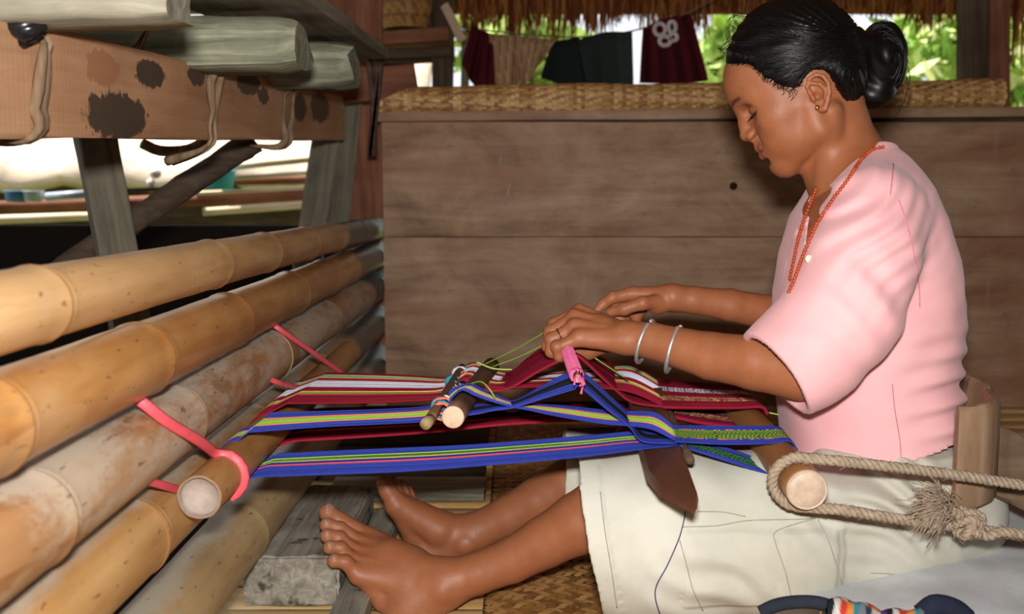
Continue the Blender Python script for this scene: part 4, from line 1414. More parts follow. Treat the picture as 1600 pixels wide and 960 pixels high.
# ================================================================ the weaver: signed distance modelling, one skin surface
class Field:
    def __init__(self, lo, hi, h):
        self.lo = np.array(lo, float); self.h = h; self.band = .022
        self.n = np.ceil((np.array(hi) - self.lo) / h).astype(int) + 1
        self.d = np.full(self.n, 0.5, np.float32)

    def sub(self, lo, hi):
        a = np.clip(np.floor((np.array(lo) - self.lo) / self.h).astype(int), 0, self.n)
        b = np.clip(np.ceil((np.array(hi) - self.lo) / self.h).astype(int) + 1, 0, self.n)
        sl = tuple(slice(a[i], b[i]) for i in range(3))
        ax = [(self.lo[i] + self.h * np.arange(a[i], b[i])).astype(np.float32) for i in range(3)]
        return sl, ax[0][:, None, None], ax[1][None, :, None], ax[2][None, None, :]

    def op(self, fn, lo, hi, k=0.0, mode='add', pad=0.0):
        m = max(k, self.band) + self.h * 2 + pad
        sl, x, y, z = self.sub(np.array(lo) - m, np.array(hi) + m)
        cur = self.d[sl]
        if cur.size == 0: return
        q = fn(x, y, z).astype(np.float32)
        if mode == 'add':
            r = np.minimum(cur, q)
            if k > 0:
                hh = np.maximum(k - np.abs(cur - q), 0) / k
                r = r - hh * hh * k * 0.25
        else:
            q = -q
            r = np.maximum(cur, q)
            if k > 0:
                hh = np.maximum(k - np.abs(cur - q), 0) / k
                r = r + hh * hh * k * 0.25
        self.d[sl] = r

    def cone(self, a, b, r1, r2, k=0.01, mode='add'):
        a = np.array(tuple(a), float); b = np.array(tuple(b), float)
        rm = max(r1, r2)
        self.op(lambda x, y, z: sd_cone(x, y, z, a, b, r1, r2), np.minimum(a, b) - rm, np.maximum(a, b) + rm, k, mode)

    def chain(self, pts, rs, k=0.01, mode='add'):
        for i in range(len(pts) - 1):
            self.cone(pts[i], pts[i + 1], rs[i], rs[i + 1], min(k, .005), mode)

    def ell(self, c, r, R=None, k=0.01, mode='add'):
        c = np.array(tuple(c), float); r = np.array(r, float)
        R = np.eye(3) if R is None else np.array(R)
        ext = np.sqrt(((R * r[:, None]) ** 2).sum(0))
        def fn(x, y, z):
            dx, dy, dz = x - c[0], y - c[1], z - c[2]
            l = [R[i, 0] * dx + R[i, 1] * dy + R[i, 2] * dz for i in range(3)]
            k0 = np.sqrt((l[0] / r[0]) ** 2 + (l[1] / r[1]) ** 2 + (l[2] / r[2]) ** 2)
            k1 = np.sqrt((l[0] / r[0] ** 2) ** 2 + (l[1] / r[1] ** 2) ** 2 + (l[2] / r[2] ** 2) ** 2)
            return k0 * (k0 - 1) / np.maximum(k1, 1e-6)
        self.op(fn, c - ext, c + ext, k, mode, k)

    def mesh(self):
        return surface_nets(self.d, self.lo, self.h)


def sd_cone(x, y, z, a, b, r1, r2):
    ba = b - a
    l2 = max(float(ba @ ba), 1e-12)
    t = ((x - a[0]) * ba[0] + (y - a[1]) * ba[1] + (z - a[2]) * ba[2]) / l2
    t = np.clip(t, 0, 1)
    d = np.sqrt((x - a[0] - ba[0] * t) ** 2 + (y - a[1] - ba[1] * t) ** 2 + (z - a[2] - ba[2] * t) ** 2)
    return d - (r1 + (r2 - r1) * t)


def surface_nets(d, lo, h):
    s = d < 0
    c = s[:-1, :-1, :-1].astype(np.int8)
    tot = np.zeros(c.shape, np.int8)
    for i in (0, 1):
        for j in (0, 1):
            for k in (0, 1):
                tot += s[i:s.shape[0] - 1 + i, j:s.shape[1] - 1 + j, k:s.shape[2] - 1 + k]
    idx = np.argwhere((tot > 0) & (tot < 8))
    I, J, K = idx.T
    cv = {}
    for i in (0, 1):
        for j in (0, 1):
            for k in (0, 1):
                cv[(i, j, k)] = d[I + i, J + j, K + k].astype(float)
    acc = np.zeros((len(idx), 3)); cnt = np.zeros(len(idx))
    cs_ = list(cv)
    for a in cs_:
        for ax in range(3):
            if a[ax] == 0:
                b = list(a); b[ax] = 1; b = tuple(b)
                va, vb = cv[a], cv[b]
                m = (va < 0) != (vb < 0)
                t = np.where(m, va / np.where(m, va - vb, 1), 0)
                p = np.zeros((len(idx), 3)); p[:] = a
                p[:, ax] = t
                acc[m] += p[m]; cnt[m] += 1
    V = lo + h * (idx + acc / cnt[:, None])
    vid = np.full(tot.shape, -1, np.int32)
    vid[I, J, K] = np.arange(len(idx))
    F = []
    for ax in range(3):
        sl0 = [slice(None)] * 3; sl1 = [slice(None)] * 3
        sl0[ax] = slice(0, -1); sl1[ax] = slice(1, None)
        A, B = s[tuple(sl0)], s[tuple(sl1)]
        e = np.argwhere(A != B)
        o1, o2 = [(1, 2), (2, 0), (0, 1)][ax]
        ok = (e[:, o1] > 0) & (e[:, o2] > 0) & (e[:, o1] < d.shape[o1] - 1) & (e[:, o2] < d.shape[o2] - 1)
        e = e[ok]
        fl = A[e[:, 0], e[:, 1], e[:, 2]]
        def gv(d1, d2):
            q = e.copy(); q[:, o1] -= d1; q[:, o2] -= d2
            return vid[q[:, 0], q[:, 1], q[:, 2]]
        Q = np.stack([gv(1, 1), gv(0, 1), gv(0, 0), gv(1, 0)], 1)
        Q[~fl] = Q[~fl][:, ::-1]
        F.append(Q)
    F = np.vstack(F)
    return V, F[(F >= 0).all(1)]


def np_mesh(V, F, name, cols=None):
    me = bpy.data.meshes.new(name)
    me.vertices.add(len(V)); me.vertices.foreach_set('co', np.asarray(V, np.float32).ravel())
    me.loops.add(len(F) * 4); me.loops.foreach_set('vertex_index', np.asarray(F, np.int32).ravel())
    me.polygons.add(len(F))
    me.polygons.foreach_set('loop_start', np.arange(0, len(F) * 4, 4, dtype=np.int32))
    me.polygons.foreach_set('use_smooth', np.ones(len(F), bool))
    me.update(calc_edges=True)
    me.validate()
    if cols is not None:
        a = me.color_attributes.new('Col', 'FLOAT_COLOR', 'POINT')
        arr = np.ones((len(V), 4), np.float32); arr[:, :3] = cols
        a.data.foreach_set('color', arr.ravel())
    return me


def wob(x, y, z, seed, freq, n=5):
    """smooth three-dimensional noise made of warped sines, about -1..1"""
    rg = np.random.default_rng(seed)
    out = 0
    for i in range(n):
        k = rg.normal(0, 1, 3); k = k / np.linalg.norm(k) * freq * rg.uniform(.6, 1.5)
        k2 = rg.normal(0, 1, 3); k2 = k2 / np.linalg.norm(k2) * freq * .5
        out = out + np.sin(k[0] * x + k[1] * y + k[2] * z + 1.6 * np.sin(k2[0] * x + k2[1] * y + k2[2] * z + rg.uniform(0, 6)) + rg.uniform(0, 6))
    return out / n * 1.4


def sstep(a, b, x):
    t = np.clip((x - a) / (b - a), 0, 1)
    return t * t * (3 - 2 * t)


# ---------------------------------------------------------------- head frame (millimetres: F forward, U up, S towards the viewer)
PHI, PSI = math.radians(28.5), math.radians(13)
cF, sF, cP, sP = math.cos(PHI), math.sin(PHI), math.cos(PSI), math.sin(PSI)
HF = np.array((-cF * cP, cF * sP, -sF)); HU = np.array((-sF * cP, sF * sP, cF)); HS = np.array((-sP, -cP, 0.0))
HT = np.array(W(1272, 150, 1.38)) - 0.070 * HS
HR = np.stack([HF, HU, HS])


mm = 0.00094


def hp(f, u, s=0.0):
    return HT + (HF * f + HU * u + HS * s) * mm


def to_head(V):
    return ((V - HT) @ HR.T) / mm


head = Field(HT - np.array((.20, .14, .32)), HT + np.array((.16, .14, .19)), 0.0018)
head.band = .036
E = lambda c, r, k=.01, mode='add', R=None: head.ell(hp(*c), [q * mm for q in r], HR if R is None else R, k, mode)
C = lambda a, b, r1, r2, k=.01, mode='add': head.cone(hp(*a), hp(*b), r1 * mm, r2 * mm, k, mode)
E((-4, 50, 0), (91, 74, 70), 0)
E((40, 62, 0), (64, 60, 60), .03)
E((40, 2, 0), (46, 58, 55), .03)
for sg in (1, -1):
    C((12, -44, sg * 45), (70, -64, sg * 12), 14, 15, .028)        # jaw
    C((8, -8, sg * 52), (12, -44, sg * 46), 14, 14, .02)
    E((52, 4, sg * 45), (24, 15, 15), .022)                        # cheekbone
    C((88, 44, sg * 10), (72, 47, sg * 42), 8, 9, .014)           # brow
    E((58, -28, sg * 32), (24, 22, 18), .03)                       # cheek
E((76, -65, 0), (16, 14, 17), .02)
E((74, -30, 0), (22, 24, 27), .024)                                # muzzle
for sg in (1, -1):
    E((91, 27, sg * 31), (15, 11, 16), .012, 'sub')                # eye socket
    E((73, 27, sg * 31), (13.5, 12.5, 14.5), .005)                 # eyeball under lowered lid
    C((86, 33.5, sg * 20), (82.5, 34, sg * 43), .8, .8, .003, 'sub')  # lid crease
    C((86.5, 19.5, sg * 21), (82, 20, sg * 42), 1.0, .9, .003, 'sub')
C((91, 38, 0), (100, 16, 0), 6.5, 7.5, .012)                       # nose
C((99, 16, 0), (103, 2, 0), 7.5, 9.5, .008)
E((104, 0.5, 0), (9, 8, 10.5), .006)
for sg in (1, -1):
    E((96, -4, sg * 12.5), (10.5, 8, 7.5), .006)
    E((101, -11, sg * 7), (5, 4.5, 3.6), .003, 'sub')
    C((92, -10, sg * 15), (78, -32, sg * 30), 2.0, 2.4, .012, 'sub')   # nasolabial fold
C((97, -12, 0), (96, -20, 0), 4, 4, .008)
for sg in (1, -1):
    C((96, -25.5, 0), (92, -28.5, sg * 15), 5.9, 4.2, .005); C((92, -28.5, sg * 15), (84, -31, sg * 25), 4.2, 2.4, .005)        # lips
    C((94.5, -38.2, 0), (91, -36.5, sg * 14), 6.8, 4.8, .005); C((91, -36.5, sg * 14), (84, -32.5, sg * 24), 4.8, 2.4, .005)
    C((101.8, -31.8, 0), (96.0, -31.9, sg * 15), .9, .9, .003, 'sub'); C((96.0, -31.9, sg * 15), (86.5, -32, sg * 26), .9, .8, .003, 'sub')
E((93, -50, 0), (6, 4.5, 14), .008, 'sub')
# ear
def ear(sg):
    e = lambda a, b, s_: (a * .84, b * .84 - 1, sg * (s_ - 1.5))
    head.ell(hp(*e(-12, 3, 70)), (13 * mm, 23 * mm, 4.5 * mm), HR, .006)
    head.ell(hp(*e(-4, -23, 70)), (7.5 * mm, 8 * mm, 4.2 * mm), HR, .004)
    path = [(4, 8, 73), (3, 20, 75), (-6, 30, 77), (-18, 31, 79), (-27, 22, 80), (-29, 8, 80), (-24, -6, 79), (-15, -17, 77), (-6, -26, 75), (1, -24, 73)]
    head.chain([hp(*e(*p)) for p in path], [2.6 * mm, 2.8 * mm, 3.0 * mm, 3.0 * mm, 3.0 * mm, 2.9 * mm, 2.8 * mm, 3.2 * mm, 4.2 * mm, 3.2 * mm], .0025)
    head.ell(hp(*e(-9, 2, 79)), (7.6 * mm, 11 * mm, 7.5 * mm), HR, .003, 'sub')
    head.ell(hp(*e(-12, 22, 80)), (8.4 * mm, 3.8 * mm, 4.6 * mm), HR, .003, 'sub')
    head.chain([hp(*e(*p)) for p in [(-6, 22, 76), (-17, 14, 77.5), (-20, 2, 77.5), (-14, -10, 76)]], [2.4 * mm] * 4, .003)
    head.ell(hp(*e(2, -1, 74)), (4 * mm, 6 * mm, 4.5 * mm), HR, .004)
    head.ell(hp(*e(-5, -2, 73)), (5 * mm, 6 * mm, 6 * mm), HR, .003, 'sub')
ear(1); ear(-1)
# neck and upper chest
NA, NB, NC = np.array(W(1302, 175, 1.452)), np.array(W(1327, 268, 1.452)), np.array(W(1345, 335, 1.452))
head.cone(NA, NB, .0440, .0475, .034)
head.cone(NB, NC, .0480, .052, .01)
head.cone(hp(-16, -30, 46), np.array(W(1283, 335, 1.437)), .011, .009, .012)          # neck muscle to the collar bone
head.cone(hp(30, -58, 0), np.array(W(1284, 292, 1.452)), .016, .013, .012)
for sg in (-1, 1):
    head.cone(NB, NB + np.array((.01, sg * .12, -.045)), .046, .040, .03)

# torso outline: image rows (v, front u, back u, half width), all at the depth of her middle
YM = 1.452
TORSO = [(236, 1352, 1388, .030), (252, 1328, 1402, .060), (272, 1294, 1422, .098), (296, 1270, 1440, .128), (340, 1247, 1458, .156), (400, 1231, 1474, .162),
         (460, 1217, 1482, .158), (520, 1213, 1485, .150), (580, 1214, 1482, .146), (640, 1220, 1489, .150), (690, 1226, 1491, .156), (740, 1229, 1486, .160), (800, 1235, 1480, .16)]
tz = np.array([W(1350, r[0], YM).z for r in TORSO])[::-1]
tf = np.array([W(r[1], r[0], YM).x for r in TORSO])[::-1]
tb = np.array([W(r[2], r[0], YM).x for r in TORSO])[::-1]
tw = np.array([r[3] for r in TORSO])[::-1]


def torso_fn(x, y, z, off=0.0):
    zz = z.ravel()
    zs = np.interp(zz, tz, np.arange(len(tz)))
    f_ = np.interp(zz, tz, tf)[None, None, :]; b_ = np.interp(zz, tz, tb)[None, None, :]; w_ = np.interp(zz, tz, tw)[None, None, :]
    c_, hx, hy = (f_ + b_) / 2, (b_ - f_) / 2 + off, w_ + off
    hx = np.maximum(hx, .004); hy = np.maximum(hy, .004)
    p = 2.3
    k = ((np.abs(x - c_) / hx) ** p + (np.abs(y - YM) / hy) ** p) ** (1 / p)
    d = (k - 1) * np.minimum(hx, hy)
    return np.maximum(d, z - (tz[-1] + off))


tlo = (tf.min() - .02, YM - .19, tz.min()); thi = (tb.max() + .02, YM + .19, tz.max())
chest_lo = (tf.min(), YM - .16, W(1300, 470, YM).z)
head.op(lambda x, y, z: np.maximum(torso_fn(x, y, z, -.007), W(1300, 440, YM).z - z), chest_lo, thi, .012)
HV, HQ = head.mesh()

# ---------------------------------------------------------------- arms and hands
def P(u, v, Y): return np.array(W(u, v, Y))


def finger(F_, pts, rs, k=.0035):
    F_.chain([P(*p) for p in pts], rs, k)


arm_n = Field(P(850, 640, 1.40) - np.array((.02, .22, .02)), np.array((P(1420, 300, 1.4)[0] + .05, 1.51, P(1400, 300, 1.4)[2] + .03)), .0019)
arm_n.chain([P(1362, 345, 1.318), P(1335, 460, 1.292), P(1296, 552, 1.28), P(1250, 578, 1.285), P(1180, 567, 1.312), P(1112, 557, 1.345), P(1019, 533, 1.385), P(980, 527, 1.402)],
            [.05, .045, .041, .039, .0355, .0315, .0245, .0235], .02)
wr = [(978, 522, 1.425), (976, 524, 1.412), (975, 530, 1.400), (976, 535, 1.392)]
MCPn = [(905, 489, 1.452), (897, 498, 1.437), (897, 513, 1.420), (903, 530, 1.404)]
for w_, m_ in zip(wr, MCPn):
    arm_n.cone(P(*w_), P(*m_), .0145, .0112, .013)
arm_n.cone(P(940, 515, 1.425), P(925, 530, 1.420), .018, .014, .012)
for i in range(4):                                                    # knuckles and tendons
    a, b_ = P(*MCPn[i]), P(*wr[i])
    up = np.array((0, -.003, .0085))
    arm_n.cone(a + up * 1.0, a * .35 + b_ * .65 + up * 1.15, .0042, .0026, .006)
    arm_n.ell(a + up * .35, (.0108, .0092, .0098), None, .004)
finger(arm_n, [MCPn[0], (867, 507, 1.462), (858, 532, 1.458), (874, 549, 1.452)], [.0112, .0094, .0084, .0074])
finger(arm_n, [MCPn[1], (861, 519, 1.441), (856, 542, 1.440), (873, 554, 1.438)], [.0112, .0096, .0086, .0076])
finger(arm_n, [MCPn[2], (862, 531, 1.421), (861, 550, 1.422), (878, 558, 1.424)], [.0108, .0092, .0084, .0074])
finger(arm_n, [MCPn[3], (871, 543, 1.402), (874, 557, 1.404), (888, 560, 1.410)], [.0102, .0086, .0078, .0068])
for p_ in ((867, 507, 1.462), (861, 519, 1.441), (862, 531, 1.421), (871, 543, 1.402)):
    arm_n.ell(P(*p_) + np.array((-.001, 0, .0015)), (.0092, .0090, .0092), None, .003)
finger(arm_n, [(955, 532, 1.440), (920, 550, 1.452), (898, 556, 1.458), (884, 560, 1.455)], [.015, .0110, .0098, .0085], .008)
arm_n.ell(P(972, 520, 1.392), (.009, .008, .008), None, .008)          # ulna head
NV, NQ = arm_n.mesh()

arm_f = Field(P(925, 540, 1.53) + np.array((0, -.03, -.03)), np.array((P(1350, 300, 1.6)[0] + .06, 1.67, P(1330, 300, 1.58)[2] + .03)), .0019)
arm_f.chain([P(1330, 350, 1.585), P(1310, 450, 1.595), P(1285, 520, 1.595), P(1205, 490, 1.57), P(1140, 477, 1.555), P(1082, 469, 1.545), P(1052, 466, 1.543)],
            [.046, .040, .035, .0275, .0245, .0205, .0205], .02)
MCPf = [(988, 459, 1.552), (992, 463, 1.568), (1000, 468, 1.582), (1010, 474, 1.592)]
wf = [(1050, 462, 1.538), (1050, 464, 1.545), (1050, 468, 1.552), (1050, 472, 1.556)]
for w_, m_ in zip(wf, MCPf):
    arm_f.cone(P(*w_), P(*m_), .0135, .0105, .012)
finger(arm_f, [MCPf[0], (958, 465, 1.548), (943, 475, 1.542), (934, 484, 1.538)], [.0108, .0090, .0080, .0066])
arm_f.ell(P(958, 465, 1.548), (.0092, .009, .009), None, .003)
finger(arm_f, [MCPf[1], (962, 476, 1.560), (962, 493, 1.552), (972, 500, 1.546)], [.0106, .0090, .0080, .0066])
finger(arm_f, [MCPf[2], (975, 490, 1.570), (976, 504, 1.560), (988, 508, 1.554)], [.0102, .0086, .0078, .0066])
finger(arm_f, [MCPf[3], (994, 496, 1.574), (994, 508, 1.566), (1004, 510, 1.562)], [.0096, .0080, .0072, .0062])
finger(arm_f, [(1040, 471, 1.540), (1004, 474, 1.515), (976, 483, 1.518), (954, 488, 1.526)], [.0130, .0100, .0088, .0074], .006)
arm_f.ell(P(974, 484, 1.518), (.0092, .009, .0092), None, .003)
arm_f.ell(P(1026, 480, 1.535), (.016, .011, .011), None, .010)
FV, FQ = arm_f.mesh()

# ---------------------------------------------------------------- legs and feet
leg_n = Field(P(490, 960, 1.36) + np.array((-.02, -.06, -.035)), np.array((P(1010, 760, 1.36)[0], 1.49, .29)), .0019)
leg_n.chain([P(1010, 770, 1.35), P(960, 788, 1.355), P(905, 818, 1.362), P(850, 848, 1.37), P(800, 876, 1.376), P(745, 897, 1.38), P(700, 908, 1.383)],
            [.052, .048, .0415, .0350, .0305, .0285, .0300], .02)
leg_n.chain([P(700, 908, 1.383), P(655, 895, 1.395), P(610, 868, 1.41)], [.030, .0265, .020], .02)
heel = P(640, 948, 1.378)
leg_n.ell(heel, (.036, .028, .032), None, .03)
leg_n.cone(P(690, 918, 1.383), heel, .030, .028, .025)
leg_n.ell(P(690, 925, 1.357), (.011, .008, .010), None, .012)                     # ankle bone
MTn = [(578, 842, 1.452), (565, 852, 1.432), (558, 866, 1.412), (556, 882, 1.394), (560, 900, 1.378)]
root_n = [(648, 880, 1.415), (640, 882, 1.408), (636, 890, 1.40), (634, 900, 1.39), (630, 915, 1.382)]
rm = [.0165, .0135, .0130, .0128, .0135]
for a, b_, r_ in zip(root_n, MTn, rm):
    leg_n.cone(P(*a), P(*b_), .020, r_, .016)
leg_n.chain([P(570, 905, 1.382), P(600, 935, 1.38), heel], [.0135, .018, .028], .02)
toe_n = [[MTn[0], (532, 815, 1.456), (513, 801, 1.452)], [MTn[1], (532, 826, 1.430), (511, 820, 1.426)], [MTn[2], (531, 841, 1.410), (512, 837, 1.404)],
         [MTn[3], (533, 857, 1.391), (516, 855, 1.386)], [MTn[4], (540, 879, 1.374), (523, 876, 1.369)]]
for t_, r_ in zip(toe_n, ([.0145, .0126, .0116], [.0116, .0094, .0090], [.0112, .0092, .0089], [.0110, .0090, .0087], [.0112, .0094, .0090])):
    finger(leg_n, t_, r_, .008)
    leg_n.ell(P(*t_[2]) + np.array((-.001, 0, -.001)), (r_[2] * 1.08,) * 3, None, .003)
for a, b_ in zip(root_n[:4], MTn[:4]):                                       # tendons
    up = np.array((.004, -.006, .0135))
    leg_n.cone(P(*a) * .6 + P(*b_) * .4 + up * .9, P(*b_) + up * .72, .0034, .0028, .006)
LV, LQ = leg_n.mesh()

leg_f = Field(P(580, 740, 1.50) + np.array((-.02, -.02, -.16)), np.array((P(1010, 700, 1.55)[0], 1.64, .31)), .0022)
leg_f.chain([P(1010, 705, 1.53), P(960, 724, 1.535), P(890, 757, 1.54), P(840, 783, 1.545), P(795, 807, 1.55), P(750, 828, 1.553), P(722, 840, 1.555)],
            [.048, .045, .0400, .0350, .0315, .0295, .0310], .02)
heel_f = P(672, 862, 1.556)
leg_f.cone(P(718, 845, 1.556), heel_f, .031, .0285, .025)
leg_f.ell(heel_f, (.034, .028, .031), None, .02)
leg_f.ell(P(728, 852, 1.524), (.012, .008, .011), None, .012)
leg_f.chain([P(722, 836, 1.553), P(690, 828, 1.548), P(655, 812, 1.545)], [.030, .027, .022], .02)
MTf = [(620, 790, 1.528), (632, 792, 1.546), (641, 798, 1.562), (648, 806, 1.576), (654, 818, 1.588)]
rf_ = [(682, 828, 1.54), (684, 826, 1.55), (688, 828, 1.56), (690, 834, 1.568), (690, 842, 1.574)]
for a, b_, r_ in zip(rf_, MTf, [.0185, .0145, .0135, .0130, .0135]):
    leg_f.cone(P(*a), P(*b_), .021, r_, .016)
leg_f.chain([P(626, 800, 1.53), P(648, 836, 1.545), heel_f], [.016, .019, .028], .02)
for t_, r_ in (([MTf[0], (606, 768, 1.527), (600, 756, 1.526)], [.0165, .0128, .0118]), ([MTf[1], (618, 764, 1.545), (614, 752, 1.545)], [.0115, .0088, .008]),
               ([MTf[2], (630, 768, 1.560), (627, 757, 1.560)], [.0110, .0086, .008]), ([MTf[3], (640, 776, 1.574), (637, 765, 1.574)], [.0106, .0084, .0078]),
               ([MTf[4], (648, 788, 1.586), (645, 778, 1.586)], [.0106, .0084, .0078])):
    finger(leg_f, t_, r_, .005)
GV, GQ = leg_f.mesh()

# pelvis and trunk under the clothes join the limbs into one figure
core = Field(np.array((tf.min() - .25, 1.20, .05)), np.array((tb.max() + .03, 1.72, tz.max() - .02)), .007)
core.op(lambda x, y, z: torso_fn(x, y, z, -.02), tlo, thi, .0)
core.ell(P(1400, 790, 1.45), (.085, .13, .075), None, .04)
for (h_, k_, Yh, Yk, r1) in ((P(1410, 800, 1.37), P(1000, 775, 1.352), 0, 0, .07), (P(1400, 780, 1.54), P(1000, 708, 1.53), 0, 0, .065)):
    core.cone(h_, k_, r1, .05, .03)
for s_, p_ in ((1.33, P(1362, 345, 1.318)), (1.57, P(1330, 350, 1.585))):
    core.cone(np.array((p_[0], YM, p_[2])), p_, .05, .046, .03)
BV, BQ = core.mesh()

SK = np.array(srgb(160, 98, 64)[:3]); SK_D = np.array(srgb(124, 72, 46)[:3]); SK_L = np.array(srgb(186, 130, 96)[:3])


def skin_cols(V, k=0.5):
    n1 = wob(V[:, 0], V[:, 1], V[:, 2], 3, 60)
    t = np.clip(.5 + .3 * n1, 0, 1)[:, None]
    return SK * (1 - .18 * t) + SK_D * .18 * t


cols = []
c = skin_cols(HV)
q = to_head(HV)
f_, u_, s_ = q.T
a_ = np.abs(s_)
lip = np.exp(-(((f_ - 95) / 9) ** 2 + ((u_ + 32 + a_ * .03) / np.where(u_ > -32, 6.5, 9.0)) ** 2 + (a_ / 23) ** 4) ** 2) * (f_ > 80)
c = c * (1 - .75 * lip[:, None]) + np.array(srgb(150, 84, 78)[:3]) * .75 * lip[:, None]
slit = np.exp(-((u_ + 31.8) / 1.3) ** 2) * (f_ > 82) * (a_ < 26)
c *= (1 - .5 * slit)[:, None]
brow_u = 47 + 4 * np.sin(np.clip((a_ - 10) / 36, 0, 1) * 2.4)
brow = np.exp(-((u_ - brow_u) / 3.4) ** 2) * sstep(9, 14, a_) * (1 - sstep(40, 48, a_)) * (f_ > 50)
c = c * (1 - .85 * brow[:, None]) + np.array(srgb(34, 22, 18)[:3]) * .85 * brow[:, None]
slit = np.exp(-((u_ - 20) / 1.5) ** 2) * (np.abs(a_ - 31) < 12) * (f_ > 72)
c = c * (1 - .85 * slit[:, None]) + np.array(srgb(30, 20, 16)[:3]) * .85 * slit[:, None]
lid = np.exp(-(((u_ - 28) / 8) ** 2 + ((a_ - 31) / 13) ** 2)) * (f_ > 70)
c *= (1 - .38 * lid)[:, None]  # eye socket shade painted into the skin colour
cre = np.exp(-((u_ - 34) / 2.0) ** 2) * (np.abs(a_ - 32) < 15) * (f_ > 66)
c *= (1 - .35 * cre)[:, None]  # shade of the lid crease painted in as well
scalp = sstep(-6, 8, u_ - (118 - .95 * np.maximum(f_ - 45, 0) * 0 - 60 * sstep(60, 20, f_))) * (u_ > 60)
cols.append(c)
c = skin_cols(NV); kn_ = np.zeros(len(NV))
for p_ in MCPn + [(867, 507, 1.462), (861, 519, 1.441), (862, 531, 1.421), (871, 543, 1.402)]:
    kn_ += np.exp(-(np.linalg.norm(NV - P(*p_) - np.array((-.004, 0, .008)), axis=1) / .008) ** 2)
c = c * (1 - .22 * np.clip(kn_, 0, 1))[:, None]
cols.append(c)
cols.append(skin_cols(FV))
c = skin_cols(LV)
for t_ in toe_n:
    w_ = np.exp(-(np.linalg.norm(LV - P(*t_[2]), axis=1) / .011) ** 2)[:, None] * .5
    c = c * (1 - w_) + SK_L * w_
def sole(c, V, hz):
    w_ = np.clip(sstep(.03, .0, V[:, 2]), 0, 1)[:, None] * .4
    return c * (1 - w_) + SK_L * w_
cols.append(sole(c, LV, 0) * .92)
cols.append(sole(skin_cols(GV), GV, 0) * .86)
cols.append(skin_cols(BV))
parts = [(HV, HQ), (NV, NQ), (FV, FQ), (LV, LQ), (GV, GQ), (BV, BQ)]
off = 0; VV, QQ = [], []
for V, Q in parts:
    VV.append(V); QQ.append(Q + off); off += len(V)
VV = np.vstack(VV); QQ = np.vstack(QQ); CC = np.vstack(cols)

M_skin, nt, b = new_mat('skin', 0.50, 0.42)
at = nt.nodes.new('ShaderNodeAttribute'); at.attribute_name = 'Col'
n1 = noise(nt, coords(nt), 35, 5, .65)
kk = ramp(nt, n1, [(.3, (.9, .88, .86)), (.7, (1.08, 1.08, 1.08))])
nt.links.new(mixc(nt, 1.0, at.outputs['Color'], kk.outputs[0], 'MULTIPLY'), b.inputs['Base Color'])
b.inputs['Subsurface Weight'].default_value = 0.12
b.inputs['Subsurface Radius'].default_value = (0.010, 0.004, 0.002)
b.inputs['Subsurface Scale'].default_value = 0.5
n2 = noise(nt, coords(nt), 420, 3, .6)
bump(nt, b, mathn(nt, 'ADD', n2, mathn(nt, 'MULTIPLY', noise(nt, coords(nt), 110, 3, .6), 1.0)), 0.22, 0.0012)

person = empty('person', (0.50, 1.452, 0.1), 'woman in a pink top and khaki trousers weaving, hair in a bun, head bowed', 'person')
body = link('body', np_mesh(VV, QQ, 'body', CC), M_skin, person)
from mathutils.bvhtree import BVHTree


def bvh(V, Q): return BVHTree.FromPolygons([tuple(v) for v in V], [tuple(int(i) for i in q) for q in Q])


BV_body = bvh(VV, QQ)
EYE = Vector((0, 0, CAM_H))


def drape(u, v, trees, off=.0015, fallbackY=None):
    """the point of the surface behind pixel (u, v)"""
    d = (W(u, v, 1.0) - EYE).normalized()
    best = None
    for t in trees:
        loc, nr, i, dist = t.ray_cast(EYE, d)
        if loc is not None and (best is None or dist < best[1]):
            best = (loc, dist, nr)
    if best is None:
        return W(u, v, fallbackY) if fallbackY else None
    n_ = best[2] if best[2].dot(d) < 0 else -best[2]
    return best[0] + n_ * off


# ---------------------------------------------------------------- hair
def img_fu(u, v):
    dx, dz = (u - 1272) / (1.13 * .94), -(v - 150) / (1.13 * .94)
    return (-dx * cF - dz * sF, -dx * sF + dz * cF)


hl = [img_fu(*p) for p in [(1120, 88), (1150, 97), (1172, 99), (1184, 108), (1196, 122), (1212, 131), (1236, 141), (1252, 137), (1258, 122), (1268, 111), (1282, 110), (1296, 119), (1304, 132), (1314, 150), (1320, 166), (1332, 178), (1356, 186), (1500, 170), (1500, -120), (1050, -120), (1050, 80)]]
hl = np.array(hl) * mm


def poly_sd(px, py, V):
    """signed distance to a 2D polygon, negative inside"""
    n = len(V)
    d = np.full(px.shape, 1e9, np.float32); inside = np.zeros(px.shape, bool)
    for i in range(n):
        a, b_ = V[i], V[(i + 1) % n]
        e = b_ - a
        wx, wy = px - a[0], py - a[1]
        t = np.clip((wx * e[0] + wy * e[1]) / (e @ e), 0, 1)
        d = np.minimum(d, (wx - e[0] * t) ** 2 + (wy - e[1] * t) ** 2)
        cond = ((a[1] <= py) & (b_[1] > py)) | ((b_[1] <= py) & (a[1] > py))
        with np.errstate(divide='ignore', invalid='ignore'):
            xi = a[0] + (py - a[1]) * e[0] / (e[1] if abs(e[1]) > 1e-12 else 1e-12)
        inside ^= cond & (px < xi)
    d = np.sqrt(d)
    return np.where(inside, -d, d)


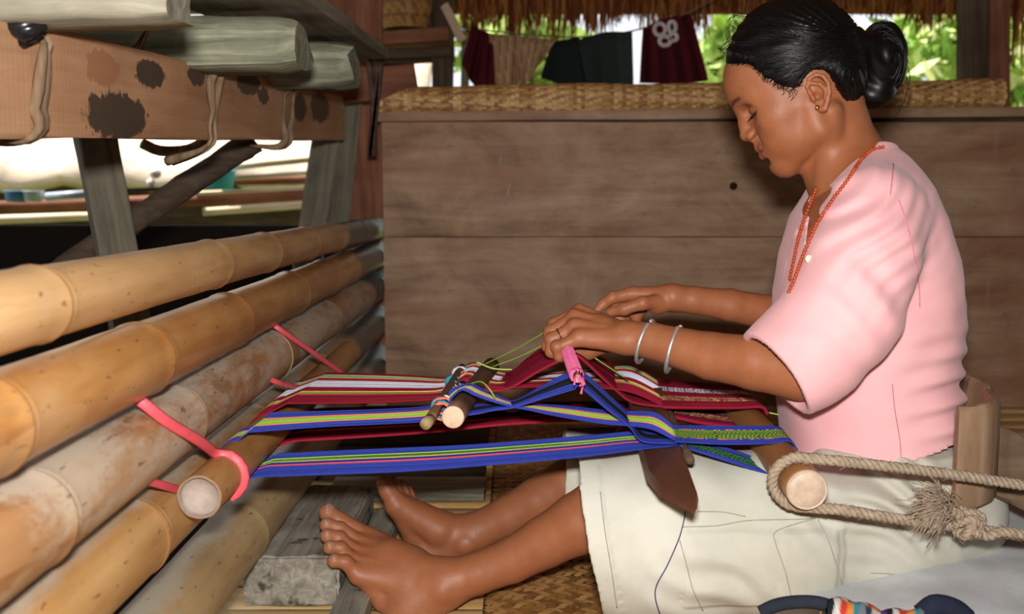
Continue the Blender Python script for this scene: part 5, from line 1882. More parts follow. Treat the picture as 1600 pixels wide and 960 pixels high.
hair = Field(HT - np.array((.20, .14, .14)), HT + np.array((.18, .15, .20)), .0024)
hair.ell(hp(-4, 62, 0), (99 * mm, 98 * mm, 80 * mm), HR, 0)
hair.ell(hp(42, 62, 0), (56 * mm, 66 * mm, 66 * mm), HR, .010)
hair.ell(hp(-46, 14, 0), (44 * mm, 48 * mm, 62 * mm), HR, .02)
X_ = (hair.lo[0] + hair.h * np.arange(hair.n[0]))[:, None, None]
Y_ = (hair.lo[1] + hair.h * np.arange(hair.n[1]))[None, :, None]
Z_ = (hair.lo[2] + hair.h * np.arange(hair.n[2]))[None, None, :]
dx, dy, dz = X_ - HT[0], Y_ - HT[1], Z_ - HT[2]
Fm = HF[0] * dx + HF[1] * dy + HF[2] * dz
Um = HU[0] * dx + HU[1] * dy + HU[2] * dz
Sm = HS[0] * dx + HS[1] * dy + HS[2] * dz
gate = hair.d < .02
pd = np.full(hair.d.shape, .02, np.float32)
pd[gate] = poly_sd(np.broadcast_to(Fm, hair.d.shape)[gate].astype(np.float32), np.broadcast_to(Um, hair.d.shape)[gate].astype(np.float32), hl)
# combed locks: shallow ridges that converge on the bun
ang = np.arctan2(Um - .040, Fm + .075)
ridge = .0011 * np.sin(ang * 46 + 3 * np.sin(ang * 9 + Sm * 60) + Fm * 40)
kx = .012
d1 = hair.d + ridge.astype(np.float32)
hh = np.maximum(kx - np.abs(d1 - pd), 0) / kx
hair.d = np.maximum(d1, pd) + hh * hh * kx * .25
hv, hq = hair.mesh()
M_hair, nt, b = new_mat('black_hair', 0.40, 0.32)
nn = noise(nt, coords(nt, (60, 60, 60)), 3, 3, .5)
nt.links.new(ramp(nt, nn, [(.3, srgb(7, 6, 6)), (.75, srgb(17, 14, 13))]).outputs[0], b.inputs['Base Color'])
hair_o = link('hair', np_mesh(hv, hq, 'hair'), M_hair, person)

BC = np.array(W(1378, 92, 1.455))
BR = Matrix.Rotation(math.radians(-8), 3, 'Y')
bun = Field(BC - .075, BC + .075, .0022)
bun.ell(BC, (.031, .034, .050), np.array(BR), 0)
bun.ell(BC + np.array((-.012, 0, -.048)), (.026, .03, .022), None, .02)
bun.cone(BC + np.array((-.015, 0, 0)), hp(-80, 36, 0), .03, .034, .02)
X_ = (bun.lo[0] + bun.h * np.arange(bun.n[0]))[:, None, None] - BC[0]
Y_ = (bun.lo[1] + bun.h * np.arange(bun.n[1]))[None, :, None] - BC[1]
Z_ = (bun.lo[2] + bun.h * np.arange(bun.n[2]))[None, None, :] - BC[2]
th = np.arctan2(Z_, X_ + .0 * Z_)
bun.d = bun.d + (.0010 * np.sin(np.sqrt(X_ ** 2 + Z_ ** 2 * .5) * 330 + th * 2 + 2.2 * np.sin(Z_ * 60 + th) + Y_ * 70) + .0012 * wob(X_, Y_, Z_, 8, 120)).astype(np.float32)
uv_, uq_ = bun.mesh()
bun_o = link('hair_bun', np_mesh(uv_, uq_, 'bun'), M_hair, person)

# separate strands combed back into the bun, and flyaways
BV_hair = bvh(hv, hq)
st = MB()
rg = np.random.default_rng(21)
bunroot = hp(-86, 38, 0)
cen = hp(-4, 52, 0)
front = [(u, v) for u, v in [(1138, 92), (1140, 80), (1150, 95), (1172, 98), (1184, 107), (1196, 120), (1212, 129), (1236, 138), (1250, 136), (1262, 116), (1285, 111), (1300, 126), (1316, 156), (1330, 174), (1146, 60), (1160, 40), (1180, 20)]]
for k in range(210):
    u, v = front[k % len(front)]
    u += rg.normal(0, 5); v += rg.normal(0, 4)
    f0, u0 = img_fu(u, v)
    s0 = rg.uniform(30, 66)
    a = hp(f0, u0, s0) - cen; b2 = bunroot + np.array((0, -.012 * rg.random(), rg.normal(0, .014))) - cen
    pts = []
    bend = rg.normal(0, .05)
    for t in np.linspace(0, 1, 16):
        d = a * (1 - t) + b2 * t + np.array((0, -1.0, bend)) * .09 * math.sin(t * math.pi)
        d = Vector(d).normalized()
        loc, nr, i, dist = BV_hair.ray_cast(Vector(cen) + d * .25, -d)
        if loc is None: continue
        pts.append(loc + d * (.0006 + .0006 * rg.random()))
    if len(pts) > 5:
        st.tube(catmull(pts, 20), list(.00075 * np.minimum(1, np.linspace(.4, 3, 20))), 4)
for k in range(110):   # strands coiling round the bun
    a0, al = rg.uniform(0, 6.28), rg.uniform(.25, 1.5)
    axd = np.array((rg.normal(0, .12), -1, rg.normal(0, .12))); axd /= np.linalg.norm(axd)
    e1_ = np.cross(axd, (0, 0, 1.0)); e1_ /= np.linalg.norm(e1_); e2_ = np.cross(axd, e1_)
    pts = []
    for t in np.linspace(0, rg.uniform(1.2, 3.0), 14):
        aa = al + .12 * math.sin(t * 1.7 + a0)
        uu = axd * math.cos(aa) + (e1_ * math.cos(a0 + t) + e2_ * math.sin(a0 + t)) * math.sin(aa)
        pts.append(Vector(BC) + BR @ Vector(uu * np.array((.0316, .0346, .0506))))
    st.tube(catmull(pts, 20), .0009, 4)
# fine short hairs along the hairline soften its edge
for k in range(150):
    q = rg.uniform(0, 1) * 6
    hlp = [(1136, 94), (1150, 98), (1172, 100), (1184, 109), (1196, 123), (1212, 132), (1236, 142), (1252, 138), (1258, 124)]
    i0 = min(int(q), 5); fr_ = q - i0
    u = hlp[i0][0] * (1 - fr_) + hlp[i0 + 1][0] * fr_; v = hlp[i0][1] * (1 - fr_) + hlp[i0 + 1][1] * fr_
    a_ = drape(u + rg.normal(-1, 1.5), v + rg.uniform(2, 7), [BV_body, BV_hair], .0006)
    b_ = drape(u + 5 + rg.normal(0, 2), v - 2 + rg.normal(0, 1), [BV_body, BV_hair], .0008)
    c_ = drape(u + 16 + rg.normal(0, 3), v - 10 + rg.normal(0, 2), [BV_body, BV_hair], .0008)
    if a_ is None or b_ is None or c_ is None: continue
    if max((a_ - b_).length, (b_ - c_).length) > .03: continue
    st.tube(catmull([a_, b_, c_], 9), list(np.linspace(.0002, .0006, 9)), 3)
fly = [[(1140, 66), (1132, 74), (1124, 76), (1121, 81)], [(1142, 60), (1130, 70), (1125, 84)], [(1150, 44), (1140, 38), (1136, 50)], [(1165, 26), (1143, 30), (1137, 52), (1140, 70)], [(1170, 22), (1148, 22), (1138, 44)], [(1140, 75), (1128, 80), (1124, 72)],
       [(1385, 45), (1398, 52), (1404, 75)], [(1370, 34), (1388, 34), (1399, 52), (1398, 72)], [(1378, 32), (1394, 44), (1400, 64)], [(1396, 70), (1410, 74), (1416, 92), (1414, 100)], [(1398, 86), (1413, 96), (1420, 118), (1420, 140), (1410, 160), (1398, 184)],
       [(1395, 92), (1408, 104), (1404, 122), (1400, 130)], [(1396, 80), (1412, 84), (1419, 100)], [(1394, 98), (1403, 110), (1400, 126)], [(1392, 105), (1398, 118)], [(1398, 90), (1412, 104), (1416, 124)],
       [(1230, 139), (1236, 146), (1232, 152)], [(1222, 134), (1226, 144), (1220, 150)], [(1240, 139), (1243, 148), (1236, 158)], [(1214, 131), (1218, 140)], [(1332, 172), (1342, 184), (1350, 188)], [(1322, 165), (1328, 182), (1334, 190)], [(1180, 104), (1190, 120), (1196, 128)]]
for p_ in fly:
    for j in range(3):
        pts = []
        for (u, v) in p_:
            near_skin = 1200 < u < 1250 and v > 130 or (1170 < u < 1200)
            pt = drape(u + rg.normal(0, 1.6), v + rg.normal(0, 1.6), [BV_body, BV_hair], .001) if near_skin else None
            pts.append(pt if pt is not None else W(u + rg.normal(0, 2), v + rg.normal(0, 2), 1.44 + rg.normal(0, .004)))
        st.tube(catmull(pts, 14), list(np.linspace(.00042, .00022, 14)), 4)
so = st.build('hair_strands', M_hair, person)
so['kind'] = 'stuff'

# lashes, ear stud
for sg in (1, -1):
    m = MB()
    base = catmull([hp(86.3, 20.4, sg * 19), hp(88.2, 18.8, sg * 28), hp(86.0, 18.8, sg * 36), hp(80.5, 20.0, sg * 44), hp(76, 22.5, sg * 49)], 16)
    m.tube(base, .0011, 5)
    for i in range(1, 16):
        d = HF * .006 - HU * .0035 + HS * sg * .001 * (i - 6) * .4
        m.tube([base[i], base[i] + d * .6, base[i] + d + HU * .0008], [.0005, .0004, .0002], 3)
    m.build('eyelashes', M_hair, person)
M_gold = mat_flat('gold', srgb(226, 190, 110), .22, .5, .05, 20, 0, 1.0)
for nm, (fu, off) in (('earring', ((1279, 169), .0022)),):
    p_ = drape(*fu, [BV_body], off)
    bm_ = bmesh.new(); bmesh.ops.create_uvsphere(bm_, u_segments=16, v_segments=10, radius=.0036)
    me = bpy.data.meshes.new('stud'); bm_.to_mesh(me); bm_.free()
    o = link(nm, me, M_gold, person); o.matrix_parent_inverse = Matrix.Translation(-Vector(person.location)); o.location = p_
# toe nails and a finger ring
M_nail = mat_flat('nail', srgb(150, 112, 92), .35, .5, .08, 90, 0)
for t_, r_ in zip(toe_n, (.0075, .0048, .0046, .0046, .0046)):
    a, b_ = Vector(P(*t_[1])), Vector(P(*t_[2]))
    ax = (b_ - a).normalized()
    nrm = Vector((.35, -.55, .75)); nrm = (nrm - ax * nrm.dot(ax)).normalized()
    sd2 = ax.cross(nrm)
    R3 = {.0075: .0108}.get(r_, .0081)
    c0 = b_ + ax * R3 * .25 + nrm * R3 * .93
    bm_ = bmesh.new(); bmesh.ops.create_uvsphere(bm_, u_segments=14, v_segments=8, radius=1)
    me = bpy.data.meshes.new('toenail'); bm_.to_mesh(me); bm_.free()
    o = link('toenail', me, M_nail, person)
    Mx = Matrix((ax * r_ * 1.15, sd2 * r_, nrm * .0022)).transposed().to_4x4(); Mx.translation = c0
    o.matrix_parent_inverse = Matrix.Translation(-Vector(person.location)); o.matrix_basis = Mx
a, b_ = Vector(P(*MCPn[2])), Vector(P(862, 531, 1.421))
ax = (b_ - a).normalized(); p0 = a.lerp(b_, .62); s1 = ax.orthogonal().normalized(); s2 = ax.cross(s1)
m = MB(); m.tube([p0 + (s1 * math.cos(t) + s2 * math.sin(t)) * .0104 for t in np.linspace(0, 2 * math.pi, 25)], .0009, 6, cap=False)
m.build('finger_ring', mat_flat('dark_ring', srgb(90, 70, 50), .3, .5, .05, 20, 0, 1.0), person)

# ---------------------------------------------------------------- pink top
shirt = Field(np.array((tf.min() - .10, YM - .26, W(1300, 770, YM).z)), np.array((tb.max() + .03, YM + .22, tz.max() + .03)), .0028)
shirt.op(torso_fn, tlo, thi, .0)
# shoulders
for sg, Yn in ((-1, 1.315), (1, 1.585)):
    shirt.cone(P(1362, 280, YM + sg * .05), P(1362, 326, Yn), .036, .052, .05)
SLp = [P(1362, 330, 1.312), P(1352, 400, 1.288), P(1318, 492, 1.272), P(1262, 552, 1.272), P(1150, 632, 1.28)]
SLr = [.054, .061, .065, .062, .061]
hem_a, hem_b = P(1172, 520, 1.27), P(1256, 645, 1.27)
ed = hem_b - hem_a; hn = np.array((ed[2], 0, -ed[0])); hn /= np.linalg.norm(hn)
if hn[0] > 0: hn = -hn
hn = hn + np.array((0, -.12, 0)); hn /= np.linalg.norm(hn)


def sleeve_fn(rs):
    def fn(x, y, z):
        d = None
        for i in range(len(SLp) - 1):
            q_ = sd_cone(x, y, z, SLp[i], SLp[i + 1], rs[i], rs[i + 1])
            if d is None: d = q_
            else:
                hh_ = np.maximum(.03 - np.abs(d - q_), 0) / .03
                d = np.minimum(d, q_) - hh_ * hh_ * .0075
        return d
    return fn


def hemd(x, y, z): return (x - hem_a[0]) * hn[0] + (y - hem_a[1]) * hn[1] + (z - hem_a[2]) * hn[2]


sl_lo = np.min(SLp, 0) - .07; sl_hi = np.max(SLp, 0) + .07
shirt.op(lambda x, y, z: np.maximum(sleeve_fn(SLr)(x, y, z), hemd(x, y, z)), sl_lo, sl_hi, .022)
FSp = [P(1340, 335, 1.585), P(1310, 440, 1.60), P(1262, 490, 1.60)]
shirt.op(lambda x, y, z: np.minimum(sd_cone(x, y, z, FSp[0], FSp[1], .056, .056), sd_cone(x, y, z, FSp[1], FSp[2], .056, .052)), np.min(FSp, 0) - .06, np.max(FSp, 0) + .06, .02)
sl, x, y, z = shirt.sub(shirt.lo, shirt.lo + shirt.h * shirt.n)
d = shirt.d
fold = .0030 * wob(x * .7, y * .6, z * 1.0, 5, 38) + .0016 * wob(x, y, z, 6, 75)
# gathered folds at the shoulder front running down towards the armpit
dirx = (x - P(1330, 360, 1.3)[0]) * .62 + (z - P(1330, 360, 1.3)[2]) * .78          # across the folds
wgt = np.exp(-(((x - P(1330, 350, 1.3)[0]) / .075) ** 2 + ((z - P(1330, 350, 1.3)[2]) / .07) ** 2)) * (y < YM)
dirx2 = -(x - P(1330, 360, 1.3)[0]) * .70 + (z - P(1330, 360, 1.3)[2]) * .71
fold = fold + .0032 * wgt * np.sin(dirx2 * 260 + 2.5 * np.sin(dirx * 35))
# slack rolls at the waist
wz = np.exp(-((z - P(1470, 610, 1.4)[2]) / .075) ** 2) * sstep(P(1330, 600, 1.4)[0], P(1470, 600, 1.4)[0], x)
fold = fold + .0045 * wz * np.sin(z * 190 + 9 * x + 2 * np.sin(y * 22) + 1.2 * np.sin(x * 30))
# long drape of the sleeve
ws = sstep(.05, .0, sleeve_fn(SLr)(x, y, z) + .02) * 0 + np.exp(-((y - 1.21) / .05) ** 2) * np.exp(-(((x - P(1330, 480, 1.25)[0]) / .09) ** 2 + ((z - P(1330, 480, 1.25)[2]) / .09) ** 2))
fold = fold + .0028 * ws * np.sin((x * .5 + z * .86) * 120 + 2 * np.sin(x * 30))
d += fold.astype(np.float32)
# bottom hem plane
h0, h1 = P(1296, 738, YM - .12), P(1492, 690, YM - .12)
sl_ = (h1[2] - h0[2]) / (h1[0] - h0[0])
np.maximum(d, (h0[2] + (x - h0[0]) * sl_ - z).astype(np.float32), out=d)
# sleeve opening, neck opening and front slit
np.maximum(d, -np.maximum(sleeve_fn(SLr)(x, y, z) + np.maximum(fold, -.001) + .0085, -(hemd(x, y, z) + .085)).astype(np.float32), out=d)
nk = np.minimum(sd_cone(x, y, z, NA, NB, .053, .0575), sd_cone(x, y, z, NB, NB + (NC - NB) * .25, .0575, .054))
np.maximum(d, -nk.astype(np.float32), out=d)
_f, _c2 = FPX, math.cos(PITCH)
dpt = y * _c - (z - CAM_H) * _s
pu = 800 + FPX * x / dpt + 0 * z; pvv = 480 - FPX * (y * _s + (z - CAM_H) * _c) / dpt + 0 * x
tor = torso_fn(x, y, z, 0)
gate = (np.abs(tor) < .022) & (y < YM + .03) & (z > P(1262, 400, YM)[2]) & (x < P(1330, 330, YM)[0])
pg = np.full(d.shape, .05, np.float32)
vpoly = np.array([(1279, 284), (1312, 300), (1296, 318), (1283, 342), (1270, 370), (1261, 394), (1259, 392), (1261, 362), (1266, 330), (1273, 300)], float) / 1150
pg[gate] = poly_sd((pu[gate] / 1150).astype(np.float32), (pvv[gate] / 1150).astype(np.float32), vpoly)
np.maximum(d, -np.maximum(pg, -tor - .013).astype(np.float32), out=d)
zv0, zv1 = P(1262, 392, YM)[2], P(1276, 292, YM)[2]
tq = np.clip((z - zv0) / (zv1 - zv0), 0, 1.3)
wv = .014 * np.sqrt(tq) + .012 * tq ** 3
slit = np.maximum(np.abs(y - (YM - .010)) - wv, x - P(1318, 330, YM)[0])
slit = np.maximum(slit, zv0 - z)
shirt.d = d
sv, sq = shirt.mesh()
M_shirt, nt, b = new_mat('pink_cotton', .88, .12)
b.inputs['Sheen Weight'].default_value = .15
nn = noise(nt, coords(nt), 9, 4, .6)
nt.links.new(ramp(nt, nn, [(.3, srgb(232, 172, 176)), (.7, srgb(240, 184, 186))]).outputs[0], b.inputs['Base Color'])
bump(nt, b, noise(nt, coords(nt), 700, 2, .5), .12, .0006)
shirt_o = link('pink_top', np_mesh(sv, sq, 'pink_top'), M_shirt, person)
BV_shirt = bvh(sv, sq)
M_seam = mat_flat('pink_seam', srgb(206, 128, 132), .9, .1, .1, 200, .1)


def seam(name, pix, tree, r, mat, parent, off=.0002, n=None, fy=None, jit=0.0):
    P_ = catmull([(u, v, 0) for u, v in pix], n or max(8, int(sum(math.hypot(a[0] - b_[0], a[1] - b_[1]) for a, b_ in zip(pix[:-1], pix[1:])) / 4)))
    pts = [drape(p[0], p[1], tree, off, fy) for p in P_]
    pts = [p for p in pts if p is not None]
    if len(pts) < 2: return None
    m_ = MB(); m_.tube(pts, r, 5)
    return m_.build(name, mat, parent)


def sub_seam(*a, **k): return seam(*a, **k)
seam('shoulder_seam', [(1396, 256), (1394, 280), (1391, 306)], [BV_shirt], .0007, M_seam, shirt_o)
seam('armhole_seam', [(1404, 312), (1417, 350), (1428, 400), (1436, 452), (1437, 480)], [BV_shirt], .0007, M_seam, shirt_o)
seam('side_seam', [(1394, 600), (1398, 640), (1406, 690), (1408, 722)], [BV_shirt], .0007, M_seam, shirt_o)
seam('sleeve_hem', [(1212, 556), (1230, 586), (1250, 618)], [BV_shirt], .0008, M_seam, shirt_o)
m = MB()
bp_ = drape(1265, 405, [BV_shirt], .001)
m.tube([bp_ + Vector((0, .0006, 0)), bp_ + Vector((0, -.0016, 0))], [.0052, .0048], 14)
m.build('button', mat_flat('pale_button', srgb(232, 214, 196), .35, .5, .05, 20, 0), shirt_o)

# ---------------------------------------------------------------- khaki trousers
tr = Field(np.array((P(880, 800, 1.55)[0] - .02, 1.19, .03)), np.array((P(1530, 800, 1.45)[0] + .03, 1.69, P(1400, 680, 1.45)[2] + .01)), .0032)
NTp = [P(1470, 800, 1.375), P(1380, 812, 1.350), P(1200, 832, 1.325), P(1050, 838, 1.325), P(800, 832, 1.335)]
NTr = [.082, .100, .104, .108, .112]
FTp = [P(1420, 780, 1.545), P(1200, 770, 1.555), P(1000, 752, 1.55), P(800, 744, 1.55)]
FTr = [.088, .084, .078, .078]
hx0 = P(905, 760, 1.235); hx1 = P(941, 960, 1.235)
nhem = np.array((-(hx0[2] - hx1[2]), 0, (hx0[0] - hx1[0]))); nhem /= np.linalg.norm(nhem)
if nhem[0] > 0: nhem = -nhem


def legd(pts, rs, kk_=.03):
    def fn(x, y, z):
        d = None
        for i in range(len(pts) - 1):
            q_ = sd_cone(x, y, z, pts[i], pts[i + 1], rs[i], rs[i + 1])
            if d is None: d = q_
            else:
                hh_ = np.maximum(kk_ - np.abs(d - q_), 0) / kk_
                d = np.minimum(d, q_) - hh_ * hh_ * kk_ * .25
        return d
    return fn


def hemn(x, y, z): return (x - hx0[0]) * nhem[0] + (z - hx0[2]) * nhem[2] + (y - 1.235) * .10
fx = P(884, 690, 1.52)[0]
def hemf(x, y, z): return fx - x + (z - .2) * .05
x, y, z = [q_ for q_ in tr.sub(tr.lo, tr.lo + tr.h * tr.n)[1:]]
tr.op(lambda x, y, z: np.maximum(legd(NTp, NTr)(x, y, z), hemn(x, y, z)), tr.lo, tr.lo + tr.h * tr.n, 0)
tr.op(lambda x, y, z: np.maximum(legd(FTp, FTr)(x, y, z), hemf(x, y, z)), tr.lo, tr.lo + tr.h * tr.n, .02)
tr.ell(P(1410, 775, 1.45), (.098, .155, .092), None, .05)
tr.op(lambda x, y, z: np.maximum(torso_fn(x, y, z, -.006), z - P(1450, 682, YM)[2]), (tlo[0], tlo[1], P(1400, 800, YM)[2]), (thi[0], thi[1], P(1400, 682, YM)[2]), .02)
d = tr.d
fold = .0032 * wob(x * .8, y, z * 1.1, 15, 34) + .0016 * wob(x, y, z, 16, 80)
gx, gz = P(1370, 790, 1.27)[0], P(1370, 790, 1.27)[2]
wg = np.exp(-(((x - gx) / .075) ** 2 + ((z - gz) / .055) ** 2))
fold = fold + .0075 * wg * np.sin((x * .55 + z * .83) * 210 + 2.4 * np.sin(x * 36))
kx_, kz_ = P(1110, 900, 1.24)[0], P(1110, 900, 1.24)[2]
wk = np.exp(-(((x - kx_) / .06) ** 2 + ((z - kz_) / .05) ** 2))
fold = fold + .0045 * wk * np.sin((x * .5 + z * .85) * 150 + 1.5 * np.sin(x * 40))
# cargo pocket and its flap stand proud of the leg
def rect(u0, v0, u1, v1, Yp=1.24):
    a, b_ = P(u0, v0, Yp), P(u1, v1, Yp)
    return sstep(a[0] - .002, a[0] + .002, x) * (1 - sstep(b_[0] - .002, b_[0] + .002, x)) * sstep(b_[2] - .002, b_[2] + .002, z) * (1 - sstep(a[2] - .002, a[2] + .002, z)) * (y < 1.33)
fold = fold - .0030 * rect(1066, 822, 1300, 944) - .0028 * rect(1214, 820, 1312, 930)
fold = fold - .0022 * (hemn(x, y, z) > -.026) * (y < 1.42)
d += fold.astype(np.float32)
inn = np.maximum(legd(NTp, NTr)(x, y, z) + fold + .007, -(hemn(x, y, z) + .13))
np.maximum(d, -inn.astype(np.float32), out=d)
inn = np.maximum(legd(FTp, FTr)(x, y, z) + fold + .007, -(hemf(x, y, z) + .12))
np.maximum(d, -inn.astype(np.float32), out=d)
tr.d = d
pv, pq = tr.mesh()
M_khaki, nt, b = new_mat('khaki_cotton', .9, .1)
nn = noise(nt, coords(nt), 7, 5, .65)
cc_ = ramp(nt, nn, [(.3, srgb(184, 180, 165)), (.7, srgb(205, 202, 190))]).outputs[0]
ns = noise(nt, coords(nt, loc=(3, 1, 2)), 30, 3, .6)
cc_ = mixc(nt, mathn(nt, 'MULTIPLY', ramp(nt, ns, [(.68, (0, 0, 0)), (.76, (1, 1, 1))]).outputs[0], .3), cc_, srgb(170, 160, 130))
nt.links.new(cc_, b.inputs['Base Color'])
bump(nt, b, noise(nt, coords(nt), 600, 2, .5), .15, .0008)
trousers = link('khaki_trousers', np_mesh(pv, pq, 'khaki_trousers'), M_khaki, person)
BV_tr = bvh(pv, pq)
M_stitch = mat_flat('trouser_seam', srgb(164, 158, 138), .9, .1, .1, 200, .1)
for nm, px in (('pocket_seam', [(1062, 845), (1072, 880), (1082, 920), (1098, 955)]), ('pocket_seam', [(1066, 824), (1120, 822), (1170, 814), (1250, 812), (1270, 810)]), ('flap_seam', [(1275, 810), (1214, 830), (1212, 850), (1226, 890), (1238, 940)]),
               ('flap_seam', [(1278, 812), (1296, 850), (1310, 895), (1318, 926)]), ('hem_stitch', [(938, 770), (945, 830), (955, 890), (964, 950)]), ('side_seam', [(1240, 942), (1300, 925), (1360, 908), (1430, 905), (1450, 902)]),
               ('crease', [(1360, 896), (1400, 898), (1440, 905), (1480, 890)]), ('pocket_seam', [(1090, 800), (1130, 801), (1165, 808)])):
    seam(nm, px, [BV_tr], .0007, M_stitch, trousers)
o = seam('purple_thread', [(1071, 800), (1066, 825), (1058, 850), (1042, 885), (1026, 915), (1024, 935), (1032, 962)], [BV_tr], .0008, mat_flat('purple_thread', srgb(70, 60, 110), .8, .1), None, .0012)
if o: tag(o, 'dark purple thread trailing down the khaki trouser leg', 'thread')

# ---------------------------------------------------------------- beads and bracelets
M_bead = mat_flat('orange_glass_bead', srgb(182, 72, 34), .28, .5, .18, 300, 0)
neck = empty('bead_necklace', W(1300, 320, 1.4), 'orange bead necklace hanging in two strands from her neck', 'necklace')
bm_ = bmesh.new(); bmesh.ops.create_uvsphere(bm_, u_segments=9, v_segments=6, radius=.0026)
me_bead = bpy.data.meshes.new('bead'); bm_.to_mesh(me_bead); bm_.free()
me_bead.materials.append(M_bead)
me_bead.polygons.foreach_set('use_smooth', [True] * len(me_bead.polygons))
nb_ = 0
lines = []
for px, fy in (([(1379, 233), (1366, 236), (1352, 246), (1340, 262), (1322, 288), (1302, 316), (1282, 346), (1268, 376), (1257, 402), (1248, 428), (1240, 448), (1235, 458)], 1.40),
               ([(1277, 296), (1268, 322), (1257, 350), (1249, 380), (1243, 408), (1237, 436), (1233, 458)], 1.45)):
    dense = catmull([(u, v, 0) for u, v in px], 260)
    prev = None; last = None; ln = []
    for p in dense:
        q_ = drape(p[0], p[1], [BV_body, BV_shirt], .0028, None)
        if q_ is None or (last is not None and abs(q_.y - last) > .05):
            q_ = W(p[0], p[1], last if last else fy)
        last = q_.y
        if prev is None or (q_ - prev).length > .0047:
            o = bpy.data.objects.new('bead', me_bead); COL.objects.link(o)
            o.parent = neck; o.matrix_parent_inverse = Matrix.Translation(-Vector(neck.location))
            o.location = q_; o.rotation_euler = (RNG.uniform(0, 3), RNG.uniform(0, 3), 0)
            prev = q_; ln.append(q_)
    lines.append(ln)
m = MB()
for ln in lines:
    if len(ln) > 2: m.tube(ln, .0007, 4)
m.build('cord', M_seam, neck)

M_silver = mat_flat('silver', srgb(214, 214, 216), .42, .6, .06, 60, .1, .75)
def bangle(c, ax, r, a0, a1, label, tilt=0):
    c = Vector(c); ax = Vector(ax).normalized()
    s1 = Vector((0, 0, 1)); s1 = (s1 - ax * s1.dot(ax)).normalized(); s2 = ax.cross(s1)
    pts = [c + (s1 * math.cos(t) + s2 * math.sin(t)) * r for t in np.linspace(a0, a1, 44)]
    m = MB()
    rr = [.0026 + .0004 * math.sin(i * .3) for i in range(44)]; rr[0] = rr[-1] = .0012
    rr[1] = rr[-2] = .0030
    m.tube(pts, rr, 10)
    o = m.build('bracelet', M_silver)
    return tag(o, label, 'bracelet', 'silver bracelets')
axn = P(985, 528, 1.40) - P(1112, 559, 1.345)
bangle(P(1008, 534, 1.388), axn + np.array((0, -.01, .012)), .0300, -.15, 5.9, 'open silver bracelet closest to the left hand')
bangle(P(1052, 545, 1.370), axn + np.array((0, -.02, .006)), .0330, .35, 6.05, 'open silver bracelet further up the left forearm')

# ---------------------------------------------------------------- back yoke, sack, blocks, bundle
M_hide = mat_wood('stiff_hide', srgb(104, 76, 56), srgb(150, 120, 94), srgb(180, 152, 124), 'Z', .8, .7, .3, srgb(96, 66, 48), .4, 9, .62)
strip_solid([(.548, 1.238, .256), (.562, 1.235, .256), (.580, 1.243, .257), (.610, 1.28, .262), (.634, 1.36, .264), (.638, 1.46, .268), (.612, 1.58, .268), (.56, 1.66, .268)], .118, .016, 'strap_band', M_hide, yk, 1)
strip_solid([(.60, 1.300, .252), (.655, 1.285, .226), (.70, 1.275, .205), (.78, 1.265, .17)], .085, .014, 'strap_flap', mat_wood('dark_hide', srgb(70, 52, 40), srgb(100, 78, 60), srgb(126, 102, 80), 'X', .8, .75, .3, None, .4), yk, 2)

sk = []
nu_, nv_ = 60, 30
v, f = [], []
rg = np.random.default_rng(31)
for j in range(nv_ + 1):
    ph_ = -math.pi / 2 + math.pi * j / nv_
    for i in range(nu_):
        th_ = 2 * math.pi * i / nu_
        sp = lambda t, e: math.copysign(abs(t) ** e, t)
        cx_ = sp(math.cos(ph_), .55)
        x_ = .80 + .52 * cx_ * sp(math.cos(th_), .6); y_ = 1.52 + .44 * cx_ * sp(math.sin(th_), .6)
        z_ = .058 + .056 * sp(math.sin(ph_), .6)
        if z_ > .06:
            z_ += .010 * math.exp(-((x_ - .86) / .20) ** 2) + .004 * math.sin(x_ * 30 + 2 * math.sin(y_ * 14)) + .003 * math.sin(y_ * 40 + x_ * 13)
        v.append((x_, y_, max(z_, .004)))
for j in range(nv_):
    for i in range(nu_):
        i2 = (i + 1) % nu_
        f.append((j * nu_ + i, j * nu_ + i2, (j + 1) * nu_ + i2, (j + 1) * nu_ + i))
M_sack, nt, b = new_mat('woven_plastic_sack', .55, .4)
w1 = nt.nodes.new('ShaderNodeTexChecker'); w1.inputs['Scale'].default_value = 420
nt.links.new(coords(nt), w1.inputs['Vector'])
n1 = noise(nt, coords(nt), 14, 4, .6)
cc_ = ramp(nt, n1, [(.3, srgb(176, 178, 180)), (.7, srgb(208, 210, 212))]).outputs[0]
nt.links.new(mixc(nt, .12, cc_, w1.outputs['Color'], 'MULTIPLY'), b.inputs['Base Color'])
bump(nt, b, mathn(nt, 'ADD', w1.outputs['Fac'], mathn(nt, 'MULTIPLY', n1, 2.0)), .3, .0015)
o = link('stuffed_sack', mesh_from(v, f, 'sack'), M_sack)
md = o.modifiers.new('s', 'SUBSURF'); md.levels = 1; md.render_levels = 1
tag(o, 'pale grey woven plastic sack the weaver sits on', 'sack')

# foot blocks
def block(name, lo, hi, mat, seed, label):
    lo, hi = Vector(lo), Vector(hi)
    c = (lo + hi) / 2
    bm_ = bmesh.new(); bmesh.ops.create_cube(bm_, size=1)
    for v_ in bm_.verts: v_.co = Vector((v_.co.x * (hi.x - lo.x), v_.co.y * (hi.y - lo.y), v_.co.z * (hi.z - lo.z)))
    bmesh.ops.bevel(bm_, geom=bm_.edges[:], offset=.004, segments=2, affect='EDGES')
    bmesh.ops.subdivide_edges(bm_, edges=[e for e in bm_.edges if e.calc_length() > .03], cuts=7, use_grid_fill=True)
    rg = np.random.default_rng(seed)
    for v_ in bm_.verts:
        v_.co += Vector(rg.normal(0, .0007, 3)) + Vector((0, 0, .0012 * math.sin(v_.co.y * 60 + seed)))
    me = bpy.data.meshes.new(name); bm_.to_mesh(me); bm_.free()
    o = link(name, me, mat, None, True, 35); o.location = c
    return tag(o, label, 'block')


